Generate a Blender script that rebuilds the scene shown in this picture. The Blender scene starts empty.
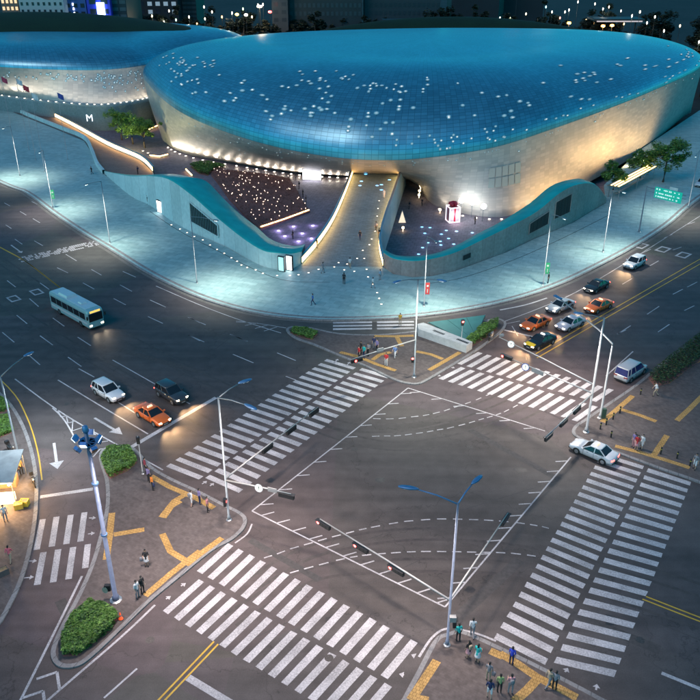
import bpy, bmesh, math, random
import numpy as np
from mathutils import Vector, Matrix, geometry
random.seed(7); RNG = np.random.default_rng(7)
PI = math.pi; R = math.radians
scene = bpy.context.scene
col = scene.collection

# ---------------------------------------------------------------- camera
CAM_H = 50.0; FPX = 800.0; PITCH = math.atan(800 / 1550.0)
cam_d = bpy.data.cameras.new('camera'); cam = bpy.data.objects.new('camera', cam_d); col.objects.link(cam)
cam.location = (0, 0, CAM_H); cam.rotation_euler = (PI / 2 - PITCH, 0, 0)
cam_d.sensor_width = 36; cam_d.lens = 36 * FPX / 700; cam_d.clip_start = 0.5; cam_d.clip_end = 4000
scene.camera = cam

# ---------------------------------------------------------------- dusk sky, faint soft sun
SUN_EL, SUN_AZ = R(42), R(-140)          # azimuth from +Y, towards -X
world = bpy.data.worlds.new('World'); scene.world = world; world.use_nodes = True
wn = world.node_tree; wn.nodes.clear()
w_out = wn.nodes.new('ShaderNodeOutputWorld'); w_bg = wn.nodes.new('ShaderNodeBackground')
w_sky = wn.nodes.new('ShaderNodeTexSky'); w_sky.sky_type = 'NISHITA'; w_sky.sun_disc = False
w_sky.sun_elevation = SUN_EL; w_sky.sun_rotation = SUN_AZ; w_sky.air_density = 1.0; w_sky.dust_density = 0.2; w_sky.ozone_density = 4.0
w_mul = wn.nodes.new('ShaderNodeMix'); w_mul.data_type = 'RGBA'; w_mul.blend_type = 'MULTIPLY'; w_mul.inputs[0].default_value = 1
w_mul.inputs[7].default_value = (0.05, 0.76, 0.80, 1)
wn.links.new(w_sky.outputs[0], w_mul.inputs[6]); wn.links.new(w_mul.outputs[2], w_bg.inputs[0]); wn.links.new(w_bg.outputs[0], w_out.inputs[0])
w_bg.inputs[1].default_value = 0.086
sun_d = bpy.data.lights.new('sun', 'SUN'); sun_d.energy = 0.42; sun_d.angle = R(24); sun_d.color = (1.0, 0.66, 0.60)
sun = bpy.data.objects.new('sun', sun_d); col.objects.link(sun)
_sd = Vector((math.sin(SUN_AZ) * math.cos(SUN_EL), math.cos(SUN_AZ) * math.cos(SUN_EL), math.sin(SUN_EL)))
sun.rotation_euler = _sd.to_track_quat('Z', 'Y').to_euler(); sun.location = _sd * 300
vs = scene.view_settings; vs.view_transform = 'Standard'; vs.look = 'None'; vs.exposure = 1.0; vs.gamma = 1.0; vs.use_curve_mapping = False
scene.cycles.use_denoising = True; scene.cycles.max_bounces = 5; scene.cycles.diffuse_bounces = 2; scene.cycles.glossy_bounces = 3
scene.cycles.transmission_bounces = 4; scene.cycles.caustics_reflective = False; scene.cycles.caustics_refractive = False
scene.cycles.sample_clamp_indirect = 4.0

# ---------------------------------------------------------------- helpers
_c, _s = math.cos(PITCH), math.sin(PITCH)
def at(px, py, z=0.0):
    """survey point: where the sight line of a photo point meets the level z"""
    x = (px - 350) / FPX; y = (py - 350) / FPX
    dz = -_s - y * _c; t = (z - CAM_H) / dz
    return Vector((x * t, (_c - y * _s) * t, z))
def px_of(p):
    zc = p[1] * _c - (p[2] - CAM_H) * _s
    return 350 + FPX * p[0] / zc, 350 - FPX * (p[1] * _s + (p[2] - CAM_H) * _c) / zc
def height_to(base, ytop):
    lo, hi = 0, 40
    for _ in range(40):
        m = (lo + hi) / 2
        if px_of((base[0], base[1], base[2] + m))[1] > ytop: lo = m
        else: hi = m
    return lo
def on_height(px, py, base, toward=None, h=5.0):
    return at(px, py, base[2] + h)

MATS = {}
def nt(m): m.use_nodes = True; return m.node_tree
def mat(name, color, rough=0.6, metal=0.0, var=0.12, scale=3.0, bump=0.0, emit=None, estr=0.0, spec=0.5, coat=0.0, detail=4):
    if name in MATS: return MATS[name]
    m = bpy.data.materials.new(name); t = nt(m); b = t.nodes['Principled BSDF']
    b.inputs['Roughness'].default_value = rough; b.inputs['Metallic'].default_value = metal
    b.inputs['Specular IOR Level'].default_value = spec; b.inputs['Coat Weight'].default_value = coat
    tc = t.nodes.new('ShaderNodeTexCoord'); nz = t.nodes.new('ShaderNodeTexNoise')
    nz.inputs['Scale'].default_value = scale; nz.inputs['Detail'].default_value = detail
    t.links.new(tc.outputs['Object'], nz.inputs['Vector'])
    rp = t.nodes.new('ShaderNodeValToRGB')
    rp.color_ramp.elements[0].position = 0.3; rp.color_ramp.elements[1].position = 0.7
    rp.color_ramp.elements[0].color = tuple(c * (1 - var) for c in color) + (1,)
    rp.color_ramp.elements[1].color = tuple(min(1, c * (1 + var)) for c in color) + (1,)
    t.links.new(nz.outputs[0], rp.inputs[0]); t.links.new(rp.outputs[0], b.inputs['Base Color'])
    if bump:
        bp = t.nodes.new('ShaderNodeBump'); bp.inputs['Strength'].default_value = bump; bp.inputs['Distance'].default_value = 0.02
        t.links.new(nz.outputs[0], bp.inputs['Height']); t.links.new(bp.outputs[0], b.inputs['Normal'])
    if emit:
        b.inputs['Emission Color'].default_value = tuple(emit) + (1,); b.inputs['Emission Strength'].default_value = estr
    MATS[name] = m
    return m

def worn(name, c0, c1, sc1, sc2, rough=0.8, grid=None, grid_col=None, bump=0.15, patches=None, rot=0.0, streak=None):
    """surface material: two noises over world position, optional paving joints"""
    if name in MATS: return MATS[name]
    m = bpy.data.materials.new(name); t = nt(m); b = t.nodes['Principled BSDF']; L = t.links
    geo = t.nodes.new('ShaderNodeNewGeometry'); mp = t.nodes.new('ShaderNodeMapping'); mp.inputs['Rotation'].default_value = (0, 0, rot)
    L.new(geo.outputs['Position'], mp.inputs[0])
    n1 = t.nodes.new('ShaderNodeTexNoise'); n1.inputs['Scale'].default_value = sc1; n1.inputs['Detail'].default_value = 5; L.new(mp.outputs[0], n1.inputs[0])
    n2 = t.nodes.new('ShaderNodeTexNoise'); n2.inputs['Scale'].default_value = sc2; n2.inputs['Detail'].default_value = 6; L.new(mp.outputs[0], n2.inputs[0])
    mx = t.nodes.new('ShaderNodeMath'); mx.operation = 'MULTIPLY_ADD'; mx.inputs[1].default_value = 0.45
    ad = t.nodes.new('ShaderNodeMath'); ad.operation = 'MULTIPLY'; ad.inputs[1].default_value = 0.55
    L.new(n2.outputs[0], ad.inputs[0]); L.new(n1.outputs[0], mx.inputs[0]); L.new(ad.outputs[0], mx.inputs[2])
    rp = t.nodes.new('ShaderNodeValToRGB'); rp.color_ramp.elements[0].position = 0.36; rp.color_ramp.elements[1].position = 0.64
    rp.color_ramp.elements[0].color = tuple(c0) + (1,); rp.color_ramp.elements[1].color = tuple(c1) + (1,)
    L.new(mx.outputs[0], rp.inputs[0]); out = rp.outputs[0]
    if streak:
        ms = t.nodes.new('ShaderNodeMapping'); ms.inputs['Rotation'].default_value = (0, 0, streak[0]); ms.inputs['Scale'].default_value = (streak[1], streak[2], 1); L.new(geo.outputs['Position'], ms.inputs[0])
        n3 = t.nodes.new('ShaderNodeTexNoise'); n3.inputs['Scale'].default_value = 1.0; n3.inputs['Detail'].default_value = 4; L.new(ms.outputs[0], n3.inputs[0])
        r3 = t.nodes.new('ShaderNodeMapRange'); r3.inputs[1].default_value = .35; r3.inputs[2].default_value = .65; r3.inputs[3].default_value = 0.80; r3.inputs[4].default_value = 1.15; L.new(n3.outputs[0], r3.inputs[0])
        sp = t.nodes.new('ShaderNodeTexNoise'); sp.inputs['Scale'].default_value = 9.0; sp.inputs['Detail'].default_value = 8; sp.inputs['Roughness'].default_value = .8; L.new(geo.outputs['Position'], sp.inputs[0])
        r4 = t.nodes.new('ShaderNodeMapRange'); r4.inputs[1].default_value = .3; r4.inputs[2].default_value = .7; r4.inputs[3].default_value = 0.72; r4.inputs[4].default_value = 1.28; L.new(sp.outputs[0], r4.inputs[0])
        vc = t.nodes.new('ShaderNodeTexVoronoi'); vc.feature = 'DISTANCE_TO_EDGE'; vc.inputs['Scale'].default_value = 0.085; dn = t.nodes.new('ShaderNodeMix'); dn.data_type = 'VECTOR'; dn.inputs[0].default_value = .06; L.new(geo.outputs['Position'], dn.inputs[4]); sv = t.nodes.new('ShaderNodeVectorMath'); sv.operation = 'SCALE'; sv.inputs[3].default_value = 60; L.new(n2.outputs['Color'], sv.inputs[0]); L.new(sv.outputs[0], dn.inputs[5]); L.new(dn.outputs[1], vc.inputs[0])
        r5 = t.nodes.new('ShaderNodeMapRange'); r5.inputs[1].default_value = 0.0; r5.inputs[2].default_value = .006; r5.inputs[3].default_value = 0.62; r5.inputs[4].default_value = 1.0; L.new(vc.outputs[0], r5.inputs[0])
        for r_ in (r3, r4, r5):
            mm_ = t.nodes.new('ShaderNodeMix'); mm_.data_type = 'RGBA'; mm_.blend_type = 'MULTIPLY'; mm_.inputs[0].default_value = 1; L.new(out, mm_.inputs[6]); L.new(r_.outputs[0], mm_.inputs[7]); out = mm_.outputs[2]
    if patches:
        vo = t.nodes.new('ShaderNodeTexVoronoi'); vo.inputs['Scale'].default_value = patches; L.new(mp.outputs[0], vo.inputs[0])
        m2 = t.nodes.new('ShaderNodeMix'); m2.data_type = 'RGBA'; m2.blend_type = 'OVERLAY'; m2.inputs[0].default_value = 0.09
        L.new(out, m2.inputs[6]); L.new(vo.outputs['Color'], m2.inputs[7]); out = m2.outputs[2]
        hs = t.nodes.new('ShaderNodeHueSaturation'); hs.inputs['Saturation'].default_value = 0.8; L.new(out, hs.inputs['Color']); out = hs.outputs[0]
    if grid:
        br = t.nodes.new('ShaderNodeTexBrick'); br.inputs['Scale'].default_value = 1.0
        br.inputs['Brick Width'].default_value = grid[0]; br.inputs['Row Height'].default_value = grid[1]; br.inputs['Mortar Size'].default_value = grid[2]
        br.inputs['Color1'].default_value = (0.82, 0.82, 0.82, 1); br.inputs['Color2'].default_value = (1, 1, 1, 1); br.inputs['Mortar'].default_value = tuple(grid_col or (0.45, 0.45, 0.45)) + (1,)
        L.new(mp.outputs[0], br.inputs['Vector'])
        m3 = t.nodes.new('ShaderNodeMix'); m3.data_type = 'RGBA'; m3.blend_type = 'MULTIPLY'; m3.inputs[0].default_value = 1
        L.new(out, m3.inputs[6]); L.new(br.outputs[0], m3.inputs[7]); out = m3.outputs[2]
    L.new(out, b.inputs['Base Color']); b.inputs['Roughness'].default_value = rough
    b.inputs['Specular IOR Level'].default_value = 0.35
    bp = t.nodes.new('ShaderNodeBump'); bp.inputs['Strength'].default_value = bump; bp.inputs['Distance'].default_value = 0.03
    L.new(n2.outputs[0], bp.inputs['Height']); L.new(bp.outputs[0], b.inputs['Normal'])
    MATS[name] = m
    return m

def glow(name, color, strength, face=(0.6, 0.6, 0.6)):
    return mat(name, face, 0.5, 0, 0.02, 1, emit=color, estr=strength)

class MB:
    def __init__(s): s.v = []; s.f = []; s.m = []
    def add(s, v, f, mi=0):
        n = len(s.v); s.v += [tuple(p) for p in v]; s.f += [tuple(i + n for i in q) for q in f]; s.m += [mi] * len(f); return s
    def box(s, c, d, rz=0, mi=0, taper=1.0, rot=None):
        x, y, z = d[0] / 2, d[1] / 2, d[2] / 2
        M = rot if rot else Matrix.Rotation(rz, 3, 'Z'); c = Vector(c)
        v = [c + M @ Vector((sx * x * (taper if sz > 0 else 1), sy * y * (taper if sz > 0 else 1), sz * z)) for sz in (-1, 1) for sy in (-1, 1) for sx in (-1, 1)]
        return s.add(v, [(0, 2, 3, 1), (4, 5, 7, 6), (0, 1, 5, 4), (2, 6, 7, 3), (0, 4, 6, 2), (1, 3, 7, 5)], mi)
    def tube(s, pts, rad, n=8, mi=0, cap=True):
        pts = [Vector(p) for p in pts]; rad = rad if isinstance(rad, (list, tuple)) else [rad] * len(pts)
        rings = []; up = Vector((0, 0, 1))
        for i, p in enumerate(pts):
            d = (pts[min(i + 1, len(pts) - 1)] - pts[max(i - 1, 0)]).normalized()
            a = d.cross(up)
            if a.length < 1e-3: a = d.cross(Vector((1, 0, 0)))
            a.normalize(); b = d.cross(a)
            rings.append([p + (a * math.cos(2 * PI * k / n) + b * math.sin(2 * PI * k / n)) * rad[i] for k in range(n)])
        v = [q for r in rings for q in r]; f = []
        for i in range(len(pts) - 1):
            for k in range(n): f.append((i * n + k, i * n + (k + 1) % n, (i + 1) * n + (k + 1) % n, (i + 1) * n + k))
        if cap: f.append(tuple(range(n))[::-1]); f.append(tuple((len(pts) - 1) * n + k for k in range(n)))
        return s.add(v, f, mi)
    def bar(s, a, b, w, h=None, mi=0):
        a = Vector(a); b = Vector(b); d = b - a; L = d.length; h = h or w
        q = d.to_track_quat('X', 'Z').to_matrix()
        return s.box((a + b) / 2, (L, w, h), mi=mi, rot=q)
    def loft(s, rings, closed=True, mi=0, cap0=False, cap1=False):
        n = len(rings[0]); v = [p for r in rings for p in r]; f = []
        for i in range(len(rings) - 1):
            for k in range(n if closed else n - 1):
                f.append((i * n + k, i * n + (k + 1) % n, (i + 1) * n + (k + 1) % n, (i + 1) * n + k))
        if cap0: f.append(tuple(range(n))[::-1])
        if cap1: f.append(tuple((len(rings) - 1) * n + k for k in range(n)))
        return s.add(v, f, mi)
    def prism(s, poly, z0, z1, mi=0, mi_side=None, bottom=False):
        poly = [Vector((p[0], p[1], 0)) for p in poly]
        if sum(a.x * b.y - b.x * a.y for a, b in zip(poly, poly[1:] + poly[:1])) < 0: poly = poly[::-1]
        tri = geometry.tessellate_polygon([poly]); n = len(poly)
        def ccw(t): a, b, c = (poly[i] for i in t); return t if (b - a).cross(c - a).z > 0 else t[::-1]
        s.add([(p.x, p.y, z1) for p in poly], [tuple(ccw(tuple(t))) for t in tri], mi)
        if z0 is not None:
            s.add([(p.x, p.y, z0) for p in poly] + [(p.x, p.y, z1) for p in poly],
                  [(k, (k + 1) % n, n + (k + 1) % n, n + k) for k in range(n)], mi if mi_side is None else mi_side)
        return s
    def disc(s, c, r, n=12, mi=0, nrm=(0, 0, 1), r2=None):
        q = Vector(nrm).to_track_quat('Z', 'Y').to_matrix(); c = Vector(c)
        return s.add([c + q @ Vector((math.cos(2 * PI * k / n) * r, math.sin(2 * PI * k / n) * (r2 or r), 0)) for k in range(n)], [tuple(range(n))], mi)
    def lathe(s, prof, n=16, c=(0, 0, 0), mi=0, axis='Z'):
        c = Vector(c); rings = []
        for r, z in prof:
            ring = []
            for k in range(n):
                a = 2 * PI * k / n
                p = Vector((r * math.cos(a), r * math.sin(a), z))
                if axis == 'Y': p = Vector((p.x, p.z, p.y))
                if axis == 'X': p = Vector((p.z, p.y, p.x))
                ring.append(c + p)
            rings.append(ring)
        return s.loft(rings, True, mi, True, True)
    def leaves(s, pts, size, mi_n=1):
        for p in pts:
            q = Matrix.Rotation(random.random() * 6.28, 3, 'Z') @ Matrix.Rotation(random.uniform(-1.1, 1.1), 3, 'X')
            a = size * random.uniform(.6, 1.4); b = a * .55; p = Vector(p)
            s.add([p + q @ Vector((-a / 2, 0, 0)), p + q @ Vector((0, -b / 2, a * .1)), p + q @ Vector((a / 2, 0, 0)), p + q @ Vector((0, b / 2, a * .1))], [(0, 1, 2, 3)], int(abs(math.sin(p.x * 1.9 + p.z) + math.sin(p.y * 2.3 + 1.3) + random.uniform(-.9, .9)) * mi_n / 2) % mi_n)
        return s
    def build(s, name, mats, parent=None, smooth=False, kind=None, uv=None):
        me = bpy.data.meshes.new(name); me.from_pydata([tuple(p) for p in s.v], [], s.f)
        for m in (mats if isinstance(mats, (list, tuple)) else [mats]): me.materials.append(m)
        if any(s.m): me.polygons.foreach_set('material_index', s.m)
        if smooth: me.polygons.foreach_set('use_smooth', [True] * len(s.f))
        if uv is not None:
            ul = me.uv_layers.new(name='UVMap'); li = np.zeros(len(me.loops), dtype=np.int32); me.loops.foreach_get('vertex_index', li)
            ul.data.foreach_set('uv', np.asarray(uv, dtype=np.float32)[li].ravel())
        me.update()
        o = bpy.data.objects.new(name, me); col.objects.link(o)
        if parent: o.parent = parent
        if kind: o['kind'] = kind
        return o

def tag(o, label, cat, group=None, kind=None):
    if label: o['label'] = label
    if cat: o['category'] = cat
    if group: o['group'] = group
    if kind: o['kind'] = kind
    return o
def thing(name, label, cat, loc=(0, 0, 0), rz=0, group=None):
    o = bpy.data.objects.new(name, None); col.objects.link(o); o.location = loc; o.rotation_euler = (0, 0, rz); o.empty_display_size = 0.3
    return tag(o, label, cat, group)
ORD = 'first second third fourth fifth sixth seventh eighth ninth tenth eleventh twelfth thirteenth fourteenth fifteenth sixteenth seventeenth eighteenth nineteenth twentieth'.split()
ORD += ['twenty-' + o for o in ORD[:9]] + ['thirtieth'] + ['thirty-' + o for o in ORD[:9]]
def struct(o): o['kind'] = 'structure'; return o
def copy_tree(o, parent=None):
    c = o.copy(); col.objects.link(c)
    if parent: c.parent = parent
    for ch in list(o.children): copy_tree(ch, c)
    return c
def spot(name, loc, target, watts, color, size=70, blend=0.8, radius=0.25, parent=None):
    d = bpy.data.lights.new(name, 'SPOT'); d.energy = watts; d.color = color; d.spot_size = R(size); d.spot_blend = blend; d.shadow_soft_size = radius
    o = bpy.data.objects.new(name, d); col.objects.link(o); o.location = loc
    o.rotation_euler = (Vector(loc) - Vector(target)).to_track_quat('Z', 'Y').to_euler()
    if parent: o.parent = parent
    return o
def point(name, loc, watts, color, radius=0.2, parent=None):
    d = bpy.data.lights.new(name, 'POINT'); d.energy = watts; d.color = color; d.shadow_soft_size = radius
    o = bpy.data.objects.new(name, d); col.objects.link(o); o.location = loc
    if parent: o.parent = parent
    return o
def smooth_path(pts, n, closed=False):
    P = [Vector(p) for p in pts]; N = len(P); out = []
    segs = N if closed else N - 1
    for i in range(segs):
        for k in range(n):
            u = k / n
            g = (lambda j: P[j % N]) if closed else (lambda j: P[max(0, min(N - 1, j))])
            a, b, c, d = g(i - 1), g(i), g(i + 1), g(i + 2)
            out.append(.5 * ((2 * b) + (c - a) * u + (2 * a - 5 * b + 4 * c - d) * u * u + (3 * b - a - 3 * c + d) * u ** 3))
    if not closed: out.append(P[-1].copy())
    return out
def ribbon(mb, pts, w, z, mi=0):
    """flat strip along a ground path"""
    pts = [Vector((p[0], p[1], z)) for p in pts]; L = []; Rr = []
    for i, p in enumerate(pts):
        d = (pts[min(i + 1, len(pts) - 1)] - pts[max(i - 1, 0)]); d.z = 0; d.normalize(); n = Vector((-d.y, d.x, 0))
        L.append(p + n * w / 2); Rr.append(p - n * w / 2)
    k = len(pts); mb.add(L + Rr, [(k + i, k + i + 1, i + 1, i) for i in range(k - 1)], mi); return mb
# ================================================================ THE SETTING
M_asphalt = worn('asphalt', (0.070, 0.056, 0.052), (0.100, 0.082, 0.076), 0.05, 0.7, 0.66, patches=0.035, bump=0.25, streak=(0.6, .035, .5))
M_plaza = worn('plaza_stone', (0.25, 0.41, 0.41), (0.40, 0.57, 0.56), 0.05, 0.9, 0.55, grid=(2.4, 1.2, 0.035), rot=0.35, grid_col=(0.66, 0.68, 0.68))
M_court = worn('court_stone', (0.15, 0.13, 0.16), (0.25, 0.22, 0.26), 0.08, 1.2, 0.7, grid=(1.2, 1.2, 0.03), rot=0.2)
M_pave = worn('island_paving', (0.088, 0.072, 0.068), (0.145, 0.12, 0.114), 0.25, 2.4, 0.8, grid=(0.4, 0.2, 0.008), rot=0.6, grid_col=(0.75, 0.75, 0.75))
M_kerb = worn('granite_kerb', (0.19, 0.185, 0.185), (0.30, 0.29, 0.29), 0.6, 6.0, 0.75, grid=(1.0, 50, 0.03), rot=0.4)
M_white = worn('road_paint_white', (0.25, 0.24, 0.245), (0.60, 0.57, 0.58), 0.45, 7.0, 0.6, bump=0.05)
M_whiteold = worn('road_paint_worn', (0.22, 0.21, 0.22), (0.60, 0.58, 0.59), 1.6, 9.0, 0.65, bump=0.05)
M_yellow = worn('road_paint_yellow', (0.50, 0.30, 0.03), (0.68, 0.42, 0.05), 0.9, 7.0, 0.6, bump=0.05)
M_tactile = worn('tactile_paving', (0.40, 0.23, 0.07), (0.60, 0.36, 0.12), 0.8, 8.0, 0.7, grid=(0.3, 0.3, 0.02), rot=0.5)
M_ground = worn('far_ground', (0.012, 0.014, 0.015), (0.03, 0.03, 0.032), 0.02, 0.4, 0.9)
M_soil = worn('garden_soil', (0.16, 0.075, 0.065), (0.24, 0.12, 0.105), 0.6, 4.0, 0.9)
M_conc = worn('pale_concrete', (0.46, 0.64, 0.63), (0.62, 0.80, 0.78), 0.12, 1.5, 0.6, bump=0.08, grid=(2.4, 900, 0.03), grid_col=(0.6, 0.6, 0.6))
M_conc_dk = worn('brown_grey_concrete', (0.30, 0.25, 0.23), (0.43, 0.37, 0.34), 0.2, 2.0, 0.7, bump=0.08, grid=(2.4, 900, 0.03), grid_col=(0.6, 0.6, 0.6))
M_cap = mat('teal_metal_coping', (0.02, 0.44, 0.40), 0.45, 0.3, 0.15, 0.4)
M_pole = mat('pole_paint', (0.22, 0.25, 0.27), 0.45, 0.4, 0.08, 2)
M_polew = mat('mast_paint', (0.32, 0.32, 0.32), 0.45, 0.2, 0.06, 2)
M_black = mat('black_plastic', (0.018, 0.018, 0.02), 0.5, 0, 0.2, 5)
M_dark = mat('dark_void', (0.012, 0.013, 0.015), 0.6, 0, 0.2, 3)
M_bluemetal = mat('blue_lamp_metal', (0.14, 0.26, 0.46), 0.4, 0.4, 0.1, 3)
M_steel = mat('brushed_steel', (0.5, 0.51, 0.52), 0.35, 0.8, 0.1, 6)
M_warm = glow('warm_led', (1.0, 0.52, 0.17), 5.5)
M_up = glow('uplight_lens', (1.0, 0.86, 0.66), 9)
M_dot = glow('floor_light_lens', (1.0, 0.80, 0.58), 3)
M_bluedot = glow('blue_floor_light_lens', (0.10, 0.50, 1.0), 1.5)
M_violet = glow('violet_floor_light_lens', (0.60, 0.50, 1.0), 1.4)
M_leafA = [mat('leaf_a', (0.07, 0.16, 0.025), 0.6, 0, 0.3, 2), mat('leaf_b', (0.12, 0.24, 0.04), 0.6, 0, 0.3, 2), mat('leaf_c', (0.04, 0.10, 0.025), 0.6, 0, 0.3, 2)]
M_bark = mat('bark', (0.10, 0.075, 0.055), 0.9, 0, 0.3, 6, bump=0.4)

def A(l, z=0.0): return [at(p[0], p[1], z) for p in l]
# --- ground to the horizon, below everything
struct(MB().add([(-1800, -60, -6.6), (1800, -60, -6.6), (1800, 2600, -6.6), (-1800, 2600, -6.6)], [(0, 1, 2, 3)]).build('ground', M_ground))

KERB = [(-160, 100), (-80, 145), (0, 183), (25, 193), (52, 213), (80, 232), (110, 250), (140, 269), (170, 285), (200, 298), (235, 309), (270, 316), (310, 320), (350, 320.5), (400, 318.5), (440, 314.5), (480, 308), (520, 298.5), (560, 285), (600, 266), (640, 244), (670, 224), (700, 199), (760, 160), (830, 130)]
kerb_w = smooth_path(A(KERB, 0.0), 5)
road_poly = [(-150, 8), (190, 8), (260, 120)] + [(p.x, p.y + 1.2) for p in reversed(kerb_w)] + [(-260, 150)]
road = struct(MB().prism(road_poly, None, 0.0).build('road', M_asphalt))

LEDW = [(-160, 40), (-60, 68), (0, 91), (30, 105), (70, 125), (108, 146), (140, 160), (153, 172)]
LST = [((103, 173), 171, (112, 175)), ((130, 196), 176, (140, 175)), ((150, 206), 176, (172, 174)), ((171, 221), 179, (190, 177)), ((193, 233), 194, (206, 181)),
       ((210, 240), 210, (223, 198)), ((228, 248), 226, (240, 214)), ((247, 259), 241, (257, 227)), ((264, 267), 251, (269, 238)), ((279, 270), 253.5, (283, 244)), ((292, 269), 254, (296, 246)), ((302, 264), 252, (305, 244))]
RST = [((383, 267), 253, (384, 249)), ((393, 274), 259, (396, 255)), ((412, 277), 261.5, (416, 256)), ((432, 276), 259, (436, 253)), ((455, 271), 252.5, (456, 245.5)), ((480, 262), 240.5, (479, 233)),
       ((507, 252), 227, (502, 221)), ((534, 239), 212, (530, 203)), ((556, 230), 193, (551, 186)), ((574, 222), 184.5, (571, 179.5)), ((592, 211), 185, (585, 180)), ((606, 203), 198, (600, 192))]
BL = [(302, 264), (318, 245), (333, 222), (345, 195), (352, 176), (357, 161)]
BR = [(383, 267), (379, 245), (384, 222), (392, 199), (399, 178), (405, 161)]
plaza_px = LEDW + [(160, 190), (171, 219)] + [s[0] for s in LST[4:]] + BL[1:] + BR[::-1] + [s[0] for s in RST[1:]] + [(604, 185), (640, 150), (700, 110), (830, 80)]
plaza_w = [p for p in A(plaza_px, 0.12)]
plaza_poly = [(p.x, p.y) for p in kerb_w] + [(p.x, p.y) for p in reversed(plaza_w)]
M_bridge = worn('footbridge_stone', (0.15, 0.22, 0.24), (0.23, 0.32, 0.34), 0.08, 1.2, 0.6, grid=(1.2, 0.6, 0.02), rot=0.1)
plaza = struct(MB().prism(plaza_poly, -0.1, 0.12).build('plaza', M_plaza))
mb = MB()
for w, z in ((0.34, 0.0),):
    pts = kerb_w; out_ = []
    for i, p in enumerate(pts):
        d = (pts[min(i + 1, len(pts) - 1)] - pts[max(i - 1, 0)]).normalized(); n = Vector((-d.y, d.x, 0)); out_.append((p, n))
    mb.loft([[p - n * .16 + Vector((0, 0, -.05)), p - n * .15 + Vector((0, 0, .13)), p - n * .12 + Vector((0, 0, .15)), p + n * .2 + Vector((0, 0, .15)), p + n * .2 + Vector((0, 0, .0))] for p, n in out_], False)
mb.build('kerb', M_kerb, plaza)
# darker gutter band and pale paving border just inside the kerb
mb = MB(); ribbon(mb, [p + n * .9 for p, n in out_], 0.5, 0.126); mb.build('border_band', M_kerb, plaza)
mb = MB(); ribbon(mb, [p - n * .55 for p, n in out_], 0.55, 0.004); mb.build('gutter', worn('gutter_concrete', (0.10, 0.095, 0.09), (0.17, 0.16, 0.15), 0.5, 4, 0.8), road)

bfl = A([(303, 266), (340, 269), (383, 269)], .126); bfp = [(p.x, p.y) for p in A(BL, .126)][1:] + [(p.x, p.y) for p in A(BR, .126)][::-1]
bfp = [(bfl[0].x, bfl[0].y)] + bfp[:5] + bfp[5:] 
struct(MB().prism(bfp, None, .127).build('footbridge', M_bridge))
# sunken courts either side of the footbridge
mid = [(at(330, 222, 0).x + .0, at(330, 222, 0).y)]
cl = MB().prism([(-190, 140), (-40, 118), (3, 125), (3, 240), (-190, 330)], -6.6, -3.0).build('court', M_court); struct(cl)
cr = MB().prism([(3.02, 118), (70, 118), (120, 180), (120, 260), (3.02, 240)], None, -6.0).build('court', M_court); struct(cr)

# ---------------------------------------------------------------- traffic islands and corner pavements
def inset(poly, d):
    n = len(poly); out = []
    ar = sum(a.x * b.y - b.x * a.y for a, b in zip(poly, poly[1:] + poly[:1])); sg = 1 if ar > 0 else -1
    for i in range(n):
        a, b, c = poly[i - 1], poly[i], poly[(i + 1) % n]
        e1 = (b - a).normalized(); e2 = (c - b).normalized()
        n1 = Vector((-e1.y, e1.x, 0)) * sg; n2 = Vector((-e2.y, e2.x, 0)) * sg
        m = (n1 + n2)
        m = m / max(.35, m.length_squared / 2) / 2 * 1.0 if m.length > 1e-4 else n1
        out.append(b + m * d * 1.0)
    return out
def island(px, name='traffic_island', sm=3, closed=True):
    pts = smooth_path(A(px, 0), sm, True)
    o = struct(MB().prism([(p.x, p.y) for p in pts], -0.02, 0.14).build(name, M_kerb))
    ins = inset(pts, 0.75)
    MB().prism([(p.x, p.y) for p in ins], None, 0.146).build('paving', M_pave, o)
    return o
ISL_L = [(99, 459), (104, 449), (120, 447), (135, 449), (152, 467), (172, 479), (200, 492), (225, 505), (241, 513), (247, 520), (244, 530), (232, 541), (212, 552), (180, 578), (150, 603), (120, 632), (90, 660), (75, 668), (60, 668), (52, 660), (52, 648), (62, 625), (78, 595), (92, 562), (101, 530), (106, 505), (105, 480)]
isl_l = island(ISL_L)
ISL_C = [(286, 331), (292, 327), (310, 328), (340, 334), (380, 335), (420, 331), (455, 327), (480, 322), (497, 319), (506, 323), (504, 330), (494, 339), (476, 352), (455, 365), (440, 374), (428, 381), (418, 385), (405, 384), (390, 379), (365, 367), (340, 357), (312, 345), (295, 339)]
isl_c = island(ISL_C)
ISL_B = [(447, 634), (438, 637), (430, 647), (418, 670), (402, 700), (385, 735), (480, 790), (620, 760), (640, 722), (600, 698), (560, 677), (520, 657), (490, 643), (470, 634), (458, 631)]
isl_b = island(ISL_B, 'corner_pavement')
ISL_R = [(572, 434), (574, 427), (584, 420), (606, 405), (634, 386), (660, 365), (700, 335), (760, 290), (860, 330), (860, 520), (760, 510), (700, 484), (660, 470), (625, 457), (598, 447), (580, 440)]
isl_r = island(ISL_R, 'corner_pavement')
ISL_S = [(-60, 340), (-5, 388), (12, 405), (24, 425), (33, 450), (38, 478), (38, 510), (33, 545), (24, 578), (12, 605), (-5, 632), (-60, 690), (-160, 640), (-160, 380)]
isl_s = island(ISL_S, 'corner_pavement')

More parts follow.
